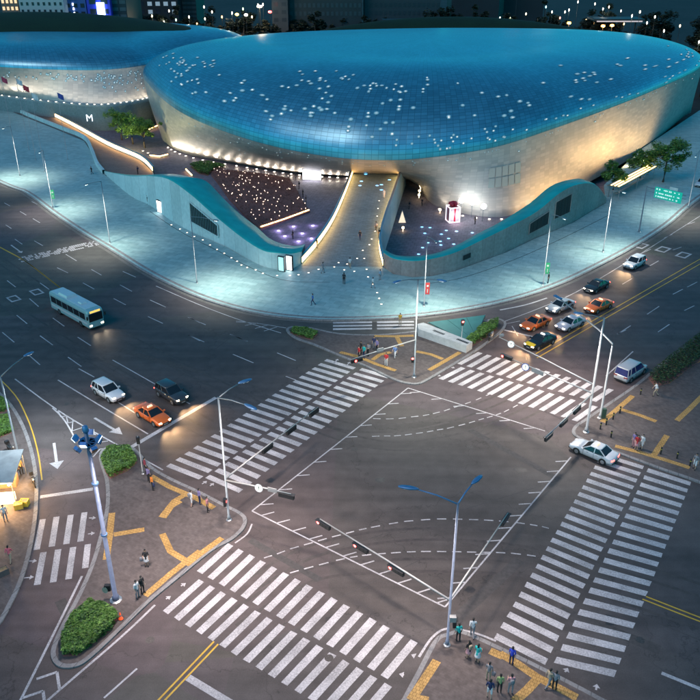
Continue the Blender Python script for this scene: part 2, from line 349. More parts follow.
# tactile paving strips
SZ = [0.150]
def strip(px, w, parent, z=None):
    SZ[0] += .0006; z = SZ[0]; m = MB(); ribbon(m, A(px, z), w, z); return m.build('tactile_strip', M_tactile, parent)
z0 = lambda l, o=(0, 500), k=3.5: [(o[0] + x / k, o[1] + y / k) for x, y in l]
K5 = 700 / 120.
for l in ([(392, 45), (384, 120), (372, 208)], [(398, 121), (505, 103)], [(632, 3), (600, 22), (572, 62)], [(568, 118), (597, 180), (650, 212)], [(700, 178), (600, 256), (508, 335)]): strip(z0(l), .62, isl_l)
strip([(222, 538), (200, 554), (186, 565)], .62, isl_l)
for l in ([(40, 655), (85, 598), (130, 572)],): strip(z0(l, (150, 330)), .62, isl_l)
strip([(151, 476), (170, 487), (196, 498), (214, 508)], .62, isl_l)
for l in ([(215, 470), (140, 585), (62, 700)], [(100, 690), (165, 705)]): strip(z0(l, (400, 580), K5), .7, isl_b)
for l in ([(0, 537), (60, 572), (130, 620), (200, 655), (270, 692)], [(135, 622), (95, 665), (50, 705)]): strip(z0(l, (500, 500)), .7, isl_b)
strip(z0([(525, 412), (600, 447)], (400, 580), K5), .7, isl_b)
for l in ([(308, 325), (215, 405), (130, 478)], [(240, 405), (345, 437), (445, 475)], [(565, 470), (640, 400), (720, 320)], [(508, 556), (465, 620), (425, 680)], [(205, 618), (350, 655), (500, 700), (640, 745)], [(690, 120), (640, 145), (580, 195), (505, 250)]): strip(z0(l, (580, 340), K5), .62, isl_r)
for l in ([(0, 362), (110, 390), (220, 435), (325, 470)], [(190, 408), (230, 378), (295, 362)], [(445, 358), (530, 375), (600, 403)], [(520, 467), (610, 415), (700, 363)], [(330, 270), (345, 300), (362, 328)], [(200, 268), (320, 270), (430, 266)]): strip(z0(l, (340, 290), K5), .62, isl_c)

# ---------------------------------------------------------------- road markings (children of the road)
ZM = 0.006
def quad(a, b, c, d, name='crosswalk_stripe', m=M_white, z=ZM):
    P = [Vector((p.x, p.y, z)) for p in (a, b, c, d)]
    if (P[1] - P[0]).cross(P[2] - P[0]).z < 0: P = P[::-1]
    return MB().add(P, [(0, 1, 2, 3)]).build(name, m, road)
def zebra(a0, a1, b0, b1, n, frac=0.5):
    """stripes between edge a0->a1 (first ends) and b0->b1 (other ends)"""
    a0, a1, b0, b1 = (at(*p) for p in (a0, a1, b0, b1))
    for i in range(n):
        t0 = i / (n - 1 + frac); t1 = (i + frac) / (n - 1 + frac)
        j = lambda: Vector((random.uniform(-.025, .025), random.uniform(-.025, .025), 0))
        quad(a0.lerp(a1, t0) + j(), a0.lerp(a1, t1) + j(), b0.lerp(b1, t1) + j(), b0.lerp(b1, t0) + j())
def ext(p, q, s):  # extend in ground space
    a, b = at(*p), at(*q); r = b + (b - a) * s; return px_of(r)[:2]
zebra((228, 543), (418, 643), (197, 571), (388, 679), 16)
zebra((199, 579), (392, 687), (163, 611), (357, 728), 16)
zebra((602.5, 453), (494, 638.5), (644, 466), (545, 665), 23)
zebra((648.2, 468.3), (554, 663), (691, 482), (614, 677), 21)
zebra((166, 466.5), (327, 359), (199, 479.5), (356, 367.5), 22)
zebra((205, 478), (362, 368), (238.5, 493), (390, 376), 21)
zebra((438.5, 378.5), (577, 421.5), (461, 367), (598, 407), 14)
zebra((457, 363.5), (596, 402), (478, 352), (614, 390), 14)
for (x0, y0), (x1, y1), w in [((20 + 133 / K5, 500 + 112 / K5), (20 + 97 / K5, 500 + 290 / K5), 0), ((20 + 213 / K5, 500 + 98 / K5), (20 + 185 / K5, 500 + 272 / K5), 0), ((20 + 296 / K5, 500 + 87 / K5), (20 + 270 / K5, 500 + 257 / K5), 0), ((20 + 376 / K5, 500 + 72 / K5), (20 + 352 / K5, 500 + 242 / K5), 0),
                              ((20 + 137 / K5, 500 + 305 / K5), (20 + 100 / K5, 500 + 495 / K5), 0), ((20 + 223 / K5, 500 + 288 / K5), (20 + 193 / K5, 500 + 480 / K5), 0), ((20 + 310 / K5, 500 + 275 / K5), (20 + 283 / K5, 500 + 462 / K5), 0), ((20 + 396 / K5, 500 + 258 / K5), (20 + 380 / K5, 500 + 397 / K5), 0)]:
    a, b = at(x0, y0), at(x1, y1); d = (b - a).normalized(); n = Vector((-d.y, d.x, 0)) * .28; quad(a + n, a - n, b - n, b + n)
for y in (322.8, 326.0, 329.2):
    for xa, xb in ((333, 372), (377, 414)):
        yy = y - (xa - 333) * 0.012; a, b = at(xa, yy), at(xb, yy - .6); n = Vector((0, .28, 0)); quad(a + n, a - n, b - n, b + n)
def seg(a, b, w=0.14, name='lane_line', m=M_white, zz=ZM):
    a, b = at(*a), at(*b); d = (b - a).normalized(); n = Vector((-d.y, d.x, 0)) * w / 2
    return quad(a + n, a - n, b - n, b + n, name, m, zz)
def line(px, w=0.13, name='lane_line', m=M_white, zz=ZM, sm=4):
    mm = MB(); ribbon(mm, smooth_path(A(px), sm), w, zz); return mm.build(name, m, road)
def dashes(l, o, k=3.5, w=0.15, m=M_white):
    for a, b in l:
        p, q = z0([a, b], o, k); seg(p, q, w, 'lane_dash', m)
# box of the junction with its ticks
BX = [(408, 388), (252, 511), (445, 607), (571, 457)]
for i in range(3): seg(BX[i], BX[i + 1], .15, 'junction_box_line', zz=.008)
seg(BX[0], (545, 431), .15, 'junction_box_line', zz=.008)
def ticks(a, b, n, d, L=1.35):
    a, b = at(*a), at(*b)
    for i in range(n):
        p = a.lerp(b, (i + .6) / n); q = p + Vector(d).normalized() * L; dd = (q - p).normalized(); nn = Vector((-dd.y, dd.x, 0)) * .07
        quad(p + nn, p - nn, q - nn, q + nn, 'junction_box_tick', M_white, .0095)
ticks(BX[0], BX[1], 10, (1, .12, 0)); ticks(BX[1], BX[2], 11, (1, .42, 0)); ticks(BX[2], BX[3], 12, (-1, -.1, 0)); ticks(BX[0], (545, 431), 6, (-1, -.12, 0))
def guide(px, w=.14):
    for (x, y), (x2, y2) in zip(px, px[1:]):
        a, b = at(x, y), at(x2, y2); d = b - a; t = min(.62, 0.9 / d.length); nn = Vector((-d.y, d.x, 0)).normalized() * w / 2
        e = a + d * t; quad(a + nn, a - nn, e - nn, e + nn, 'guide_dash', M_white, .0075)
guide([(264, 558), (277, 554), (290, 549), (304, 545), (318, 541), (332, 537), (346, 533.5), (359, 530), (371, 527.5), (389, 524), (404, 521.5), (421, 520), (437, 519), (453, 519), (469, 519.5), (484, 520), (499, 521), (516, 522.5), (530, 524.5), (542, 526.5), (553, 529.5)])
guide([(290, 573), (304, 569), (319, 565), (336, 560.5), (350, 557.5), (362, 555.5), (377, 554), (391, 553), (407, 552), (421, 551.5), (437, 551.5), (452, 551.7), (467, 552), (482, 552.3), (496, 552.5), (511, 553.2), (527, 555), (541, 557)])
guide([(373, 418.6), (386, 419), (398.6, 418.6), (411, 417), (423, 415.7), (433, 413.7), (444, 411), (454, 407.5), (465, 404), (476, 400), (486, 395.7), (494, 392)])
guide([(372, 436.4), (384, 436), (394, 436), (405, 435), (416, 433.5), (427, 432), (437, 430), (447, 428.5), (458.6, 425.7), (469, 423), (478.6, 420), (487, 417.7), (496, 415), (504, 412), (513, 407.5), (521, 403)])
# stop lines
seg((124.6, 451), (216, 397.5), .55, 'stop_line'); seg((40, 497), (93, 489), .5, 'stop_line'); seg((188, 677.5), (262, 722), .6, 'stop_line'); seg((547, 340), (500, 329), .35, 'stop_line', M_whiteold)
# double yellow centre lines
for off in (0, 1):
    s = lambda l: [(x + off * 3.2, y + off * 2.2) for x, y in l]
    line(s([(-40, 226), (0, 247), (25, 261), (55, 284), (72, 297)]), .15, 'centre_line', M_yellow)
    s2 = lambda l: [(x - off * 1.2, y - off * 4.2) for x, y in l]
    line(s2([(537, 358), (580, 333), (620, 310), (700, 264), (780, 218)]), .15, 'centre_line', M_yellow)
    s3 = lambda l: [(x - off * 3.6, y + off * 2.6) for x, y in l]
    line(s3([(646, 596.5), (700, 617.5), (780, 648)]), .15, 'centre_line', M_yellow)
    s4 = lambda l: [(x + off * 4.2, y + off * 2.6) for x, y in l]
    line(s4([(214, 641.5), (165, 693), (120, 740)]), .15, 'centre_line', M_yellow)
# lane dashes, upper left carriageway
dashes([[(52, 312), (78, 330)], [(200, 412), (238, 430)], [(290, 465), (330, 487)], [(398, 520), (440, 542)], [(518, 583), (570, 607)], [(660, 585), (700, 605)], [(420, 472), (462, 495)], [(525, 525), (580, 550)], [(430, 425), (475, 445)], [(320, 418), (355, 438)], [(230, 365), (268, 388)], [(110, 180), (130, 190)], [(25, 457), (55, 480)], [(140, 465), (172, 488)], [(103, 520), (135, 548)], [(58, 578), (95, 608)], [(8, 638), (50, 673)], [(185, 588), (225, 617)], [(140, 650), (185, 683)], [(272, 655), (318, 685)], [(660, 648), (700, 668)], [(120, 318), (150, 335)], [(20, 262), (40, 275)], [(115, 240), (140, 255)], [(15, 185), (35, 196)], [(70, 215), (92, 228)]], (0, 150))
dashes([[(133, 585), (195, 612)], [(135, 648), (190, 672)], [(280, 645), (342, 670)]], (150, 150))
dashes([[(282, 15), (340, 40)], [(290, 85), (362, 115)], [(445, 80), (510, 107)], [(475, 162), (510, 175)]], (150, 330))
dashes([[(98, 85), (140, 122)], [(238, 95), (285, 128)], [(275, 135), (330, 165)]], (0, 330))
line([(58, 380), (100, 405.5), (148, 434)], .17); line([(112.6, 360), (140, 375.5), (190, 404)], .15); line([(110, 397), (135, 413)], .14)
line([(156, 286), (200, 305), (240, 320), (281, 333)], .15)
def diamond(c, rx, ry):
    c = at(*c); m = MB(); d1 = Vector((.86, -.5, 0)); d2 = Vector((.5, .86, 0))
    o = [c + d1 * rx, c + d2 * ry, c - d1 * rx, c - d2 * ry]; i = [c + d1 * (rx - .42), c + d2 * (ry - .24), c - d1 * (rx - .42), c - d2 * (ry - .24)]
    v = [Vector((p.x, p.y, ZM)) for p in o + i]; m.add(v, [(k, 4 + k, 4 + (k + 1) % 4, (k + 1) % 4)[::-1] for k in range(4)]); return m
def box_mark(c, dirp, L=2.6, W=1.5):
    c = at(*c); d = (at(*dirp[1]) - at(*dirp[0])).normalized(); n = Vector((-d.y, d.x, 0)); m = MB()
    o = [c + d * L / 2 + n * W / 2, c - d * L / 2 + n * W / 2, c - d * L / 2 - n * W / 2, c + d * L / 2 - n * W / 2]
    i = [c + (p - c) * .68 for p in o]; v = [Vector((p.x, p.y, ZM)) for p in o + i]
    m.add(v, [(k, (k + 1) % 4, 4 + (k + 1) % 4, 4 + k) for k in range(4)]); m.build('diamond_marking', M_white, road)
for c in ((36.6, 292), (13.7, 298.6)): box_mark(c, ((20, 280), (52, 303)), 2.4, 1.6)
for c in ((641, 245.7), (663, 249.4), (683.4, 255)): box_mark(c, ((620, 257), (660, 236)), 3.0, 1.9)
# right hand carriageway
dashes([[(650, 262), (682, 252)], [(575, 308), (603, 295)], [(495, 362), (528, 347)], [(605, 350), (635, 340)], [(525, 405), (555, 388)], [(428, 470), (462, 450)], [(645, 562), (680, 545)], [(605, 505), (640, 487)], [(515, 575), (557, 547)], [(410, 645), (457, 615)], [(553, 637), (593, 610)], [(655, 480), (690, 462)]], (500, 150))
line([(500, 323), (540, 308), (580, 290), (640, 254), (700, 216), (760, 178)], .14); line([(500, 310), (525, 305), (547, 298)], .28)
seg((606, 376), (633, 351.5), .16); seg((617, 334), (626, 330), .15, 'lane_dash')
# hatched noses
line([(15, 379), (51, 405.5), (80, 424), (125, 449), (163, 470)], .17); line([(52.5, 408), (60, 415), (67, 424), (76, 440)], .17, zz=.0075)
for a, b, c in (((57, 409), (61, 417), (66, 416)), ((66, 415), (68, 423), (76, 421)), ((73, 420), (72, 431), (84, 427))): seg(a, b, .13, 'hatch_line'); seg(b, c, .13, 'hatch_line')
seg((82, 426), (96, 435), .14, 'hatch_line'); seg((93, 443), (108, 441), .14, 'hatch_line'); seg((93, 457), (100, 449), .14, 'hatch_line'); seg((100, 449), (121, 448), .14, 'hatch_line')
line([(82, 576), (58, 625), (20.6, 700), (-5, 750)], .2); line([(155, 605), (120, 638), (48, 700), (10, 735)], .2)
for ox, oy in ((0, 0), (-14, 19)): seg((36.5 + ox, 679 + oy), (57 + ox, 672 + oy), .22, 'hatch_line'); seg((57 + ox, 672 + oy), (59.5 + ox, 689 + oy), .22, 'hatch_line')
for a, b in (((236, 322), (250, 322.5)), ((245, 325.5), (258, 323)), ((255, 328.5), (268, 325)), ((264, 331), (277, 327))): seg(a, b, .12, 'hatch_line')
line([(236, 321), (262, 324), (286, 328)], .13)
seg((104, 698), (137, 668.6), .16, 'lane_dash'); seg((661.5, 673), (720, 697), .32, 'lane_line'); seg((512, 326), (518, 336), .13, 'hatch_line'); seg((500, 325), (520, 321), .13, 'hatch_line')
line([(419, 657), (430, 640), (440, 631), (448, 628.5)], .2); line([(458, 629), (478, 634), (496, 641)], .2)
line([(252, 524), (247, 534), (235, 543)], .16); line([(-40, 345), (8, 387), (26, 415), (37, 448), (42, 480)], .14, 'edge_line', M_yellow)
def arrow(a, b, w=.32, hw=.62, hl=1.2):
    a, b = at(*a), at(*b); d = (b - a).normalized(); n = Vector((-d.y, d.x, 0)); e = b - d * hl
    v = [a + n * w / 2, a - n * w / 2, e - n * w / 2, e - n * hw, b, e + n * hw, e + n * w / 2]
    MB().add([(p.x, p.y, ZM) for p in v], [(0, 1, 2, 6), (3, 4, 5)]).build('arrow_marking', M_white, road)
arrow((94.5, 418), (122.5, 434.5), .3, .7, 1.6); arrow((54, 443), (57.5, 469), .3, .75, 1.4); arrow((11, 245), (22, 253), .25, .5, 1.0)
for a, b in (((181, 586), (186, 583)), ((166, 599), (171, 596)), ((210, 486), (214, 483)), ((202, 484), (207, 481)), ((415, 656), (411, 654.5)), ((404, 675), (399, 674)), ((89, 518), (96, 518)), ((88, 534), (95, 533)), ((29, 561), (37, 561)), ((24, 578), (34, 577)), ((565, 672), (568, 668)), ((596, 690), (597, 684)), ((334, 363), (338, 359)), ((346, 366), (350, 362)), ((436, 375), (441, 376)), ((450, 367), (455, 368))): arrow(a, b, .14, .28, .35)
# textured pale band across the carriageway near the plaza
mb = MB(); a0, a1, b0, b1 = at(17, 258), at(98, 240), at(22, 262.5), at(102, 244.5)
for i in range(40):
    for j in range(4):
        if random.random() < .22: continue
        t0, t1 = i / 40, (i + .8) / 40; s0, s1 = j / 4, (j + .75) / 4
        q = [a0.lerp(a1, t0).lerp(b0.lerp(b1, t0), s0), a0.lerp(a1, t1).lerp(b0.lerp(b1, t1), s0), a0.lerp(a1, t1).lerp(b0.lerp(b1, t1), s1), a0.lerp(a1, t0).lerp(b0.lerp(b1, t0), s1)]
        mb.add([(p.x, p.y, ZM) for p in q][::-1], [(0, 1, 2, 3)])
mb.build('textured_band', M_whiteold, road, kind='stuff')
# manholes and repair patches
for x, y in ((67, 404), (298, 589), (329, 658), (431, 592), (355, 449), (470, 447), (210, 330), (600, 330), (150, 640), (640, 640)):
    MB().lathe([(.02, .004), (.36, .004), (.36, .008), (.02, .009)], 16, at(x, y)).build('manhole_cover', mat('cast_iron', (0.09, 0.08, 0.075), 0.6, 0.5, 0.3, 8), road)
M_patch = worn('asphalt_patch', (0.055, 0.050, 0.049), (0.088, 0.079, 0.076), 0.3, 3, 0.8)
for a, b, w in (((420, 610), (560, 500), .0), ((455, 620), (520, 560), 1.0), ((120, 350), (200, 372), 1.0), ((560, 480), (470, 430), .8), ((320, 580), (250, 540), .7), ((660, 650), (560, 610), 1.0), ((80, 640), (60, 600), .9), ((355, 395), (300, 420), .8)):
    if w: seg(a, b, w, 'asphalt_patch', M_patch, .003)

# pavement drain slots and seams
mb = MB(); ribbon(mb, smooth_path(A([(150, 212), (180, 232), (215, 250), (250, 268), (285, 281), (330, 283)]), 5), .13, .1235); mb.build('drain_channel', M_dark, plaza)
mb = MB(); ribbon(mb, smooth_path(A([(420, 285), (460, 279), (510, 262), (560, 240), (610, 215)]), 5), .13, .1235); mb.build('drain_channel', M_dark, plaza)
for a, b in (((60, 470), (240, 330)), ((300, 560), (560, 480)), ((250, 640), (420, 560)), ((470, 440), (640, 310)), ((90, 380), (210, 440)), ((600, 600), (700, 640)), ((20, 320), (150, 390))): seg(a, b, .07, 'asphalt_seam', M_patch, .0025)

# rubber worn into the turning lanes
M_tyremark = worn('tyre_worn_asphalt', (0.050, 0.041, 0.039), (0.085, 0.070, 0.065), 0.25, 2.2, 0.6)
for i, arc in enumerate(([(300, 405), (340, 425), (390, 428), (440, 420), (490, 403), (530, 384)], [(235, 380), (300, 420), (380, 445), (450, 440), (510, 420), (560, 395)], [(250, 585), (310, 552), (380, 537), (450, 534), (520, 540), (590, 556), (700, 590)], [(230, 620), (310, 575), (390, 566), (470, 566), (540, 572), (620, 595), (700, 622)], [(0, 260), (60, 300), (140, 345), (230, 390), (330, 425)], [(0, 300), (70, 345), (150, 392), (210, 425)])):
    for off in (-.8, .8):
        P_ = smooth_path(A(arc), 6); Q_ = []
        for k_, p in enumerate(P_):
            d = (P_[min(k_ + 1, len(P_) - 1)] - P_[max(k_ - 1, 0)]).normalized(); Q_.append(p + Vector((-d.y, d.x, 0)) * off)
        mb = MB(); ribbon(mb, Q_, .34, .0007 + .00013 * (2 * i + (off > 0))); mb.build('tyre_track', M_tyremark, road)
for x, y, r in ((140, 430, .8), (165, 414, .6), (560, 352, .9), (590, 335, .7), (270, 480, .5), (520, 470, .8), (380, 480, .6), (610, 620, .7), (100, 400, .6), (330, 620, .6), (470, 590, .5)):
    c = at(x, y); MB().add([(c.x + math.cos(a) * r * random.uniform(.6, 1.2), c.y + math.sin(a) * r * random.uniform(.5, 1.0), .0048) for a in np.linspace(0, 2 * PI, 14, endpoint=False)], [tuple(range(14))]).build('oil_stain', mat('oil_stain', (.035, .030, .029), .45, 0, .3, 3), road)
# ================================================================ THE CURVED METAL BUILDING
def panel_metal(name, base, rough, metal, seam=0.55):
    m = bpy.data.materials.new(name); t = nt(m); b = t.nodes['Principled BSDF']; L = t.links
    uv = t.nodes.new('ShaderNodeUVMap'); br = t.nodes.new('ShaderNodeTexBrick')
    br.offset = 0.0; br.inputs['Scale'].default_value = 1.0; br.inputs['Brick Width'].default_value = 1.5; br.inputs['Row Height'].default_value = 0.8; br.inputs['Mortar Size'].default_value = 0.06; br.inputs['Mortar Smooth'].default_value = 0.6
    br.inputs['Color1'].default_value = (0.76, 0.78, 0.80, 1); br.inputs['Color2'].default_value = (1, 1, 1, 1); br.inputs['Mortar'].default_value = (seam, seam, seam, 1)
    L.new(uv.outputs[0], br.inputs['Vector'])
    nz = t.nodes.new('ShaderNodeTexNoise'); nz.inputs['Scale'].default_value = 0.09; nz.inputs['Detail'].default_value = 3; L.new(uv.outputs[0], nz.inputs[0])
    mr = t.nodes.new('ShaderNodeMapRange'); mr.inputs[3].default_value = 0.8; mr.inputs[4].default_value = 1.15; L.new(nz.outputs[0], mr.inputs[0])
    m1 = t.nodes.new('ShaderNodeMix'); m1.data_type = 'RGBA'; m1.blend_type = 'MULTIPLY'; m1.inputs[0].default_value = 1; m1.inputs[6].default_value = tuple(base) + (1,)
    L.new(br.outputs[0], m1.inputs[7])
    m2 = t.nodes.new('ShaderNodeMix'); m2.data_type = 'RGBA'; m2.blend_type = 'MULTIPLY'; m2.inputs[0].default_value = 1; L.new(m1.outputs[2], m2.inputs[6]); L.new(mr.outputs[0], m2.inputs[7])
    L.new(m2.outputs[2], b.inputs['Base Color'])
    b.inputs['Metallic'].default_value = metal
    mr2 = t.nodes.new('ShaderNodeMapRange'); mr2.inputs[3].default_value = rough - .03; mr2.inputs[4].default_value = rough + .04; L.new(br.outputs[0], mr2.inputs[0]); L.new(mr2.outputs[0], b.inputs['Roughness'])
    bp = t.nodes.new('ShaderNodeBump'); bp.inputs['Strength'].default_value = 0.25; bp.inputs['Distance'].default_value = 0.05; bp.invert = False
    L.new(br.outputs[0], bp.inputs['Height']); L.new(bp.outputs[0], b.inputs['Normal'])
    MATS[name] = m
    return m
M_roof = panel_metal('sky_tinted_aluminium_panels', (0.20, 0.47, 0.58), 0.32, 0.84, 0.5)  # silver panels; blue of the dusk sky is put into their base colour
M_skin = panel_metal('silver_aluminium_panels', (0.52, 0.49, 0.44), 0.5, 0.18, 0.78)

def closed_curve(P, n):
    P = np.array([tuple(p) for p in P]); N = len(P); out = []
    for k in range(n):
        t = k * N / n; i = int(t); u = t - i
        a, b, c_, d = P[(i - 1) % N], P[i % N], P[(i + 1) % N], P[(i + 2) % N]
        out.append(.5 * ((2 * b) + (-a + c_) * u + (2 * a - 5 * b + 4 * c_ - d) * u * u + (-a + 3 * b - 3 * c_ + d) * u ** 3))
    return np.array(out)
def shell_rows(L, mid_, k, zt, p, q, dz, n1=34, n2=8):
    C = mid_ + k * (L - mid_); rows = []
    for s in np.linspace(0, 1, n1) ** 1.7:
        h = (1 - (1 - s) ** p) ** (1 / q); Rr = L + (C - L) * s; Rr[:, 2] = L[:, 2] + (zt - L[:, 2]) * h; rows.append(Rr)
    for s in np.linspace(1 / n2, 1, n2):
        Rr = C + (mid_ - C) * s; Rr[:, 2] = zt + dz * (1 - (1 - s) ** 2); rows.append(Rr)
    return np.array(rows)
def skirt_rows(L, B, n=16, bulge=0.35):
    rows = []
    for s in np.linspace(0, 1, n):
        hx = s ** 1.25 if True else s
        Rr = L + (B - L) * hx; Rr[:, 2] = L[:, 2] + (B[:, 2] - L[:, 2]) * (s ** .92); rows.append(Rr)
    return np.array(rows)
def grid_mesh(rows, name, m, parent, flip=False, kind=None):
    nr, n, _ = rows.shape
    closed = np.concatenate([rows, rows[:, :1]], 1)
    du = np.linalg.norm(np.diff(closed, axis=1), axis=2); uu = np.concatenate([np.zeros((nr, 1)), np.cumsum(du, 1)], 1)
    uu = np.repeat(uu[:1], nr, 0)
    dv = np.linalg.norm(np.diff(closed, axis=0), axis=2).mean(1); vv = np.concatenate([[0], np.cumsum(dv)])
    mbx = MB(); mbx.v = [tuple(p) for p in closed.reshape(-1, 3)]; w = n + 1; F = []
    for i in range(nr - 1):
        for k in range(n):
            q = (i * w + k, i * w + k + 1, (i + 1) * w + k + 1, (i + 1) * w + k); F.append(q[::-1] if flip else q)
    mbx.f = F; mbx.m = [0] * len(F)
    uv = np.stack([uu, np.repeat(vv[:, None], w, 1)], -1).reshape(-1, 2)
    return mbx.build(name, m, parent, smooth=True, uv=uv, kind=kind)

LIP = [(145, 72, 13), (150, 86, 12), (170, 105, 10.5), (200, 122, 9), (250, 140, 8), (300, 152, 7), (350, 159, 6.5), (400, 160, 6.5), (450, 155, 7.5), (500, 146, 9), (550, 130, 11), (600, 112, 12.5), (650, 92, 14.5), (700, 68, 16)]
BASE = [(158, 118, -3), (160, 132, -3), (166, 143, -3), (190, 155, -3), (250, 166, -3), (300, 173, -3), (345, 176, -3), (408, 180, -5), (436, 206, -6), (497, 217, -6), (548, 203, -6), (600, 176, -4), (640, 152, -1), (682, 118, -1)]
BACK = [(111, 272, 16), (107, 296, 15), (85, 308, 14), (40, 312, 13), (0, 306, 13), (-35, 294, 13), (-56, 277, 13)]
BACKB = [(116, 282, -3), (104, 294, -3), (80, 300, -3), (40, 303, -3), (0, 298, -3), (-35, 288, -3), (-56, 280, -3)]
NU = 252
lipc = closed_curve([at(*p) for p in LIP] + BACK, NU); basec = closed_curve([at(*p) for p in BASE] + BACKB, NU)
ddp = thing('museum_building', 'huge curved blue metal building with glowing dots and bulging overhang', 'building', (0, 0, 0))
roof_rows = shell_rows(lipc, np.array([22., 250., 23.]), .5, 23., 2.4, 2.0, 1.0)
grid_mesh(roof_rows, 'roof', M_roof, ddp)
skirt = skirt_rows(lipc, basec)
grid_mesh(skirt, 'wall', M_skin, ddp, flip=True)
# panes of the big window in the silver wall, seen above the right court
def on_skirt(u, s):
    k = u * NU / 21.0; i = int(k) % NU; f = k - int(k); j = s * (skirt.shape[0] - 1); a = int(min(j, skirt.shape[0] - 2)); g = j - a
    p = (skirt[a, i] * (1 - f) + skirt[a, (i + 1) % NU] * f) * (1 - g) + (skirt[a + 1, i] * (1 - f) + skirt[a + 1, (i + 1) % NU] * f) * g
    return Vector(p)
def on_roof(u, j):
    k = u * NU / 21.0; i = int(k) % NU; f = k - int(k); a = int(min(j, roof_rows.shape[0] - 2)); g = j - a
    p = (roof_rows[a, i] * (1 - f) + roof_rows[a, (i + 1) % NU] * f) * (1 - g) + (roof_rows[a + 1, i] * (1 - f) + roof_rows[a + 1, (i + 1) % NU] * f) * g
    return Vector(p)
def normal_at(fn, u, s, du=.06, ds=.1, flip=False):
    n = (fn(u + du, s) - fn(u - du, s)).cross(fn(u, s + ds) - fn(u, max(0, s - ds))).normalized()
    return n
M_winlit = glow('lit_window_glass', (1.0, 0.80, 0.55), 0.05, (0.2, 0.3, 0.3))
for k in range(5):
    for r in range(2):
        u0 = 8.82 + k * .125; s0 = .27 + r * .15
        q = [on_skirt(u0, s0), on_skirt(u0 + .11, s0), on_skirt(u0 + .11, s0 + .135), on_skirt(u0, s0 + .135)]
        n = (q[1] - q[0]).cross(q[3] - q[0]).normalized(); n = n if n.y < 0 else -n
        MB().add([p + n * .12 for p in q], [(0, 1, 2, 3)]).build('window', M_winlit, ddp)
# perforated panels that glow on the roof: small clusters with painted glow rings, joined
M_perf = [glow('perforated_glow_%d' % i, c, s) for i, (c, s) in enumerate((((.95, .95, .92), .20), ((.6, .9, 1.0), .10), ((1.0, .90, .80), .38)))]
rr = random.Random(3); mb = MB()
M_perf += [glow('painted_glow_halo', (.45, .85, .95), .035, (.05, .3, .4)), glow('painted_glow_inner', (.7, .9, .95), .09, (.2, .4, .45))]  # halo and inner rings paint a soft glow around each light core
HALO = []
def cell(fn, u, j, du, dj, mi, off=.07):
    """one perforated panel light: a bright core over wider, dimmer painted glow rings"""
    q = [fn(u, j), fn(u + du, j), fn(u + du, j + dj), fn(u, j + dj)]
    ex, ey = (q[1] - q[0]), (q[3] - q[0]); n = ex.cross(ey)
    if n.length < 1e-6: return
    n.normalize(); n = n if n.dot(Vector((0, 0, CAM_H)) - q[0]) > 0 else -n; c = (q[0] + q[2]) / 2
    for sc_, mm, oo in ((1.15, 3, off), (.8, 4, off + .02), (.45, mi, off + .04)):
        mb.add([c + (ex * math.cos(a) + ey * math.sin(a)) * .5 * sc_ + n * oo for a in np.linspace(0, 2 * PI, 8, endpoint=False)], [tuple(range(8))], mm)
for _ in range(88):
    u = rr.uniform(.3, 13.6); j = rr.triangular(3, 24, 9) if 3 < u < 11 else rr.uniform(4, 16)
    for c in range(rr.choice((1, 1, 2, 3, 4))):
        uu = u + rr.choice((-.16, 0, .16, .0)); jj = j + rr.choice((-.9, 0, .9, 1.8))
        cell(on_roof, uu, jj, rr.uniform(.07, .11), rr.uniform(.6, .9), rr.choice((0, 0, 1, 1, 2)))
for _ in range(50):
    u = rr.uniform(6.5, 13.4); cell(on_roof, u, rr.uniform(.6, 4.5), .06, .6, rr.choice((0, 1, 2)))
for _ in range(34):   # dots down on the silver wall close under the lip
    u = rr.uniform(2.2, 13.6); s = rr.uniform(.02, .12) if rr.random() < .75 else rr.uniform(.1, .4)
    if u > 6 and s > .15: continue
    cell(on_skirt, u, s, .045, .016, rr.choice((0, 2, 2)), .1)
for _ in range(16):
    u = rr.uniform(1.5, 6.0); cell(on_skirt, u, rr.uniform(.05, .5), .03, .025, 2, .1)
mb.build('panel_lights_with_painted_glow', M_perf, ddp, kind='stuff')
# warm lamp line along the lip
mb = MB()
for k in range(150):
    u = 2.0 + k * 11.5 / 150 + rr.uniform(-.02, .02)
    if rr.random() < .5: continue
    cell(on_skirt, u, .03, .022, .012, rr.choice((0, 2)), .15)
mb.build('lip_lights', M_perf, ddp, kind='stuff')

# ---- left wing
wing = thing('museum_wing', 'curved silver metal wing behind the flagpoles with lamps along its foot', 'building', (0, 0, 0))
WL = [(-90, 58, 14.5), (-40, 64, 14.5), (0, 67, 14.5), (50, 69.5, 14), (100, 70, 13.5), (140, 66, 13.5), (175, 58, 13.5)]
WBK = [(-40, 330, 14), (-80, 360, 14), (-140, 360, 14), (-190, 340, 14), (-190, 290, 14)]
WB = [(-90, 88, 5), (-40, 91, 5), (0, 94, 5), (50, 100, 5), (100, 103.5, 5), (140, 99, 5), (172, 90, 5)]
WBB = [(-40, 320, 5), (-80, 350, 5), (-140, 350, 5), (-190, 330, 5), (-190, 290, 5)]
NW = 144
wl = closed_curve([at(*p) for p in WL] + WBK, NW); wb = closed_curve([at(*p) for p in WB] + WBB, NW)
cm = np.array([-115., 305., 20.5])
grid_mesh(shell_rows(wl, cm, .55, 20.5, 2.4, 2.0, .6, 22, 5), 'roof', M_roof, wing)
wsk = skirt_rows(wl, wb, 12); grid_mesh(wsk, 'wall', M_skin, wing, flip=True)
_sv = skirt; skirt_w = wsk
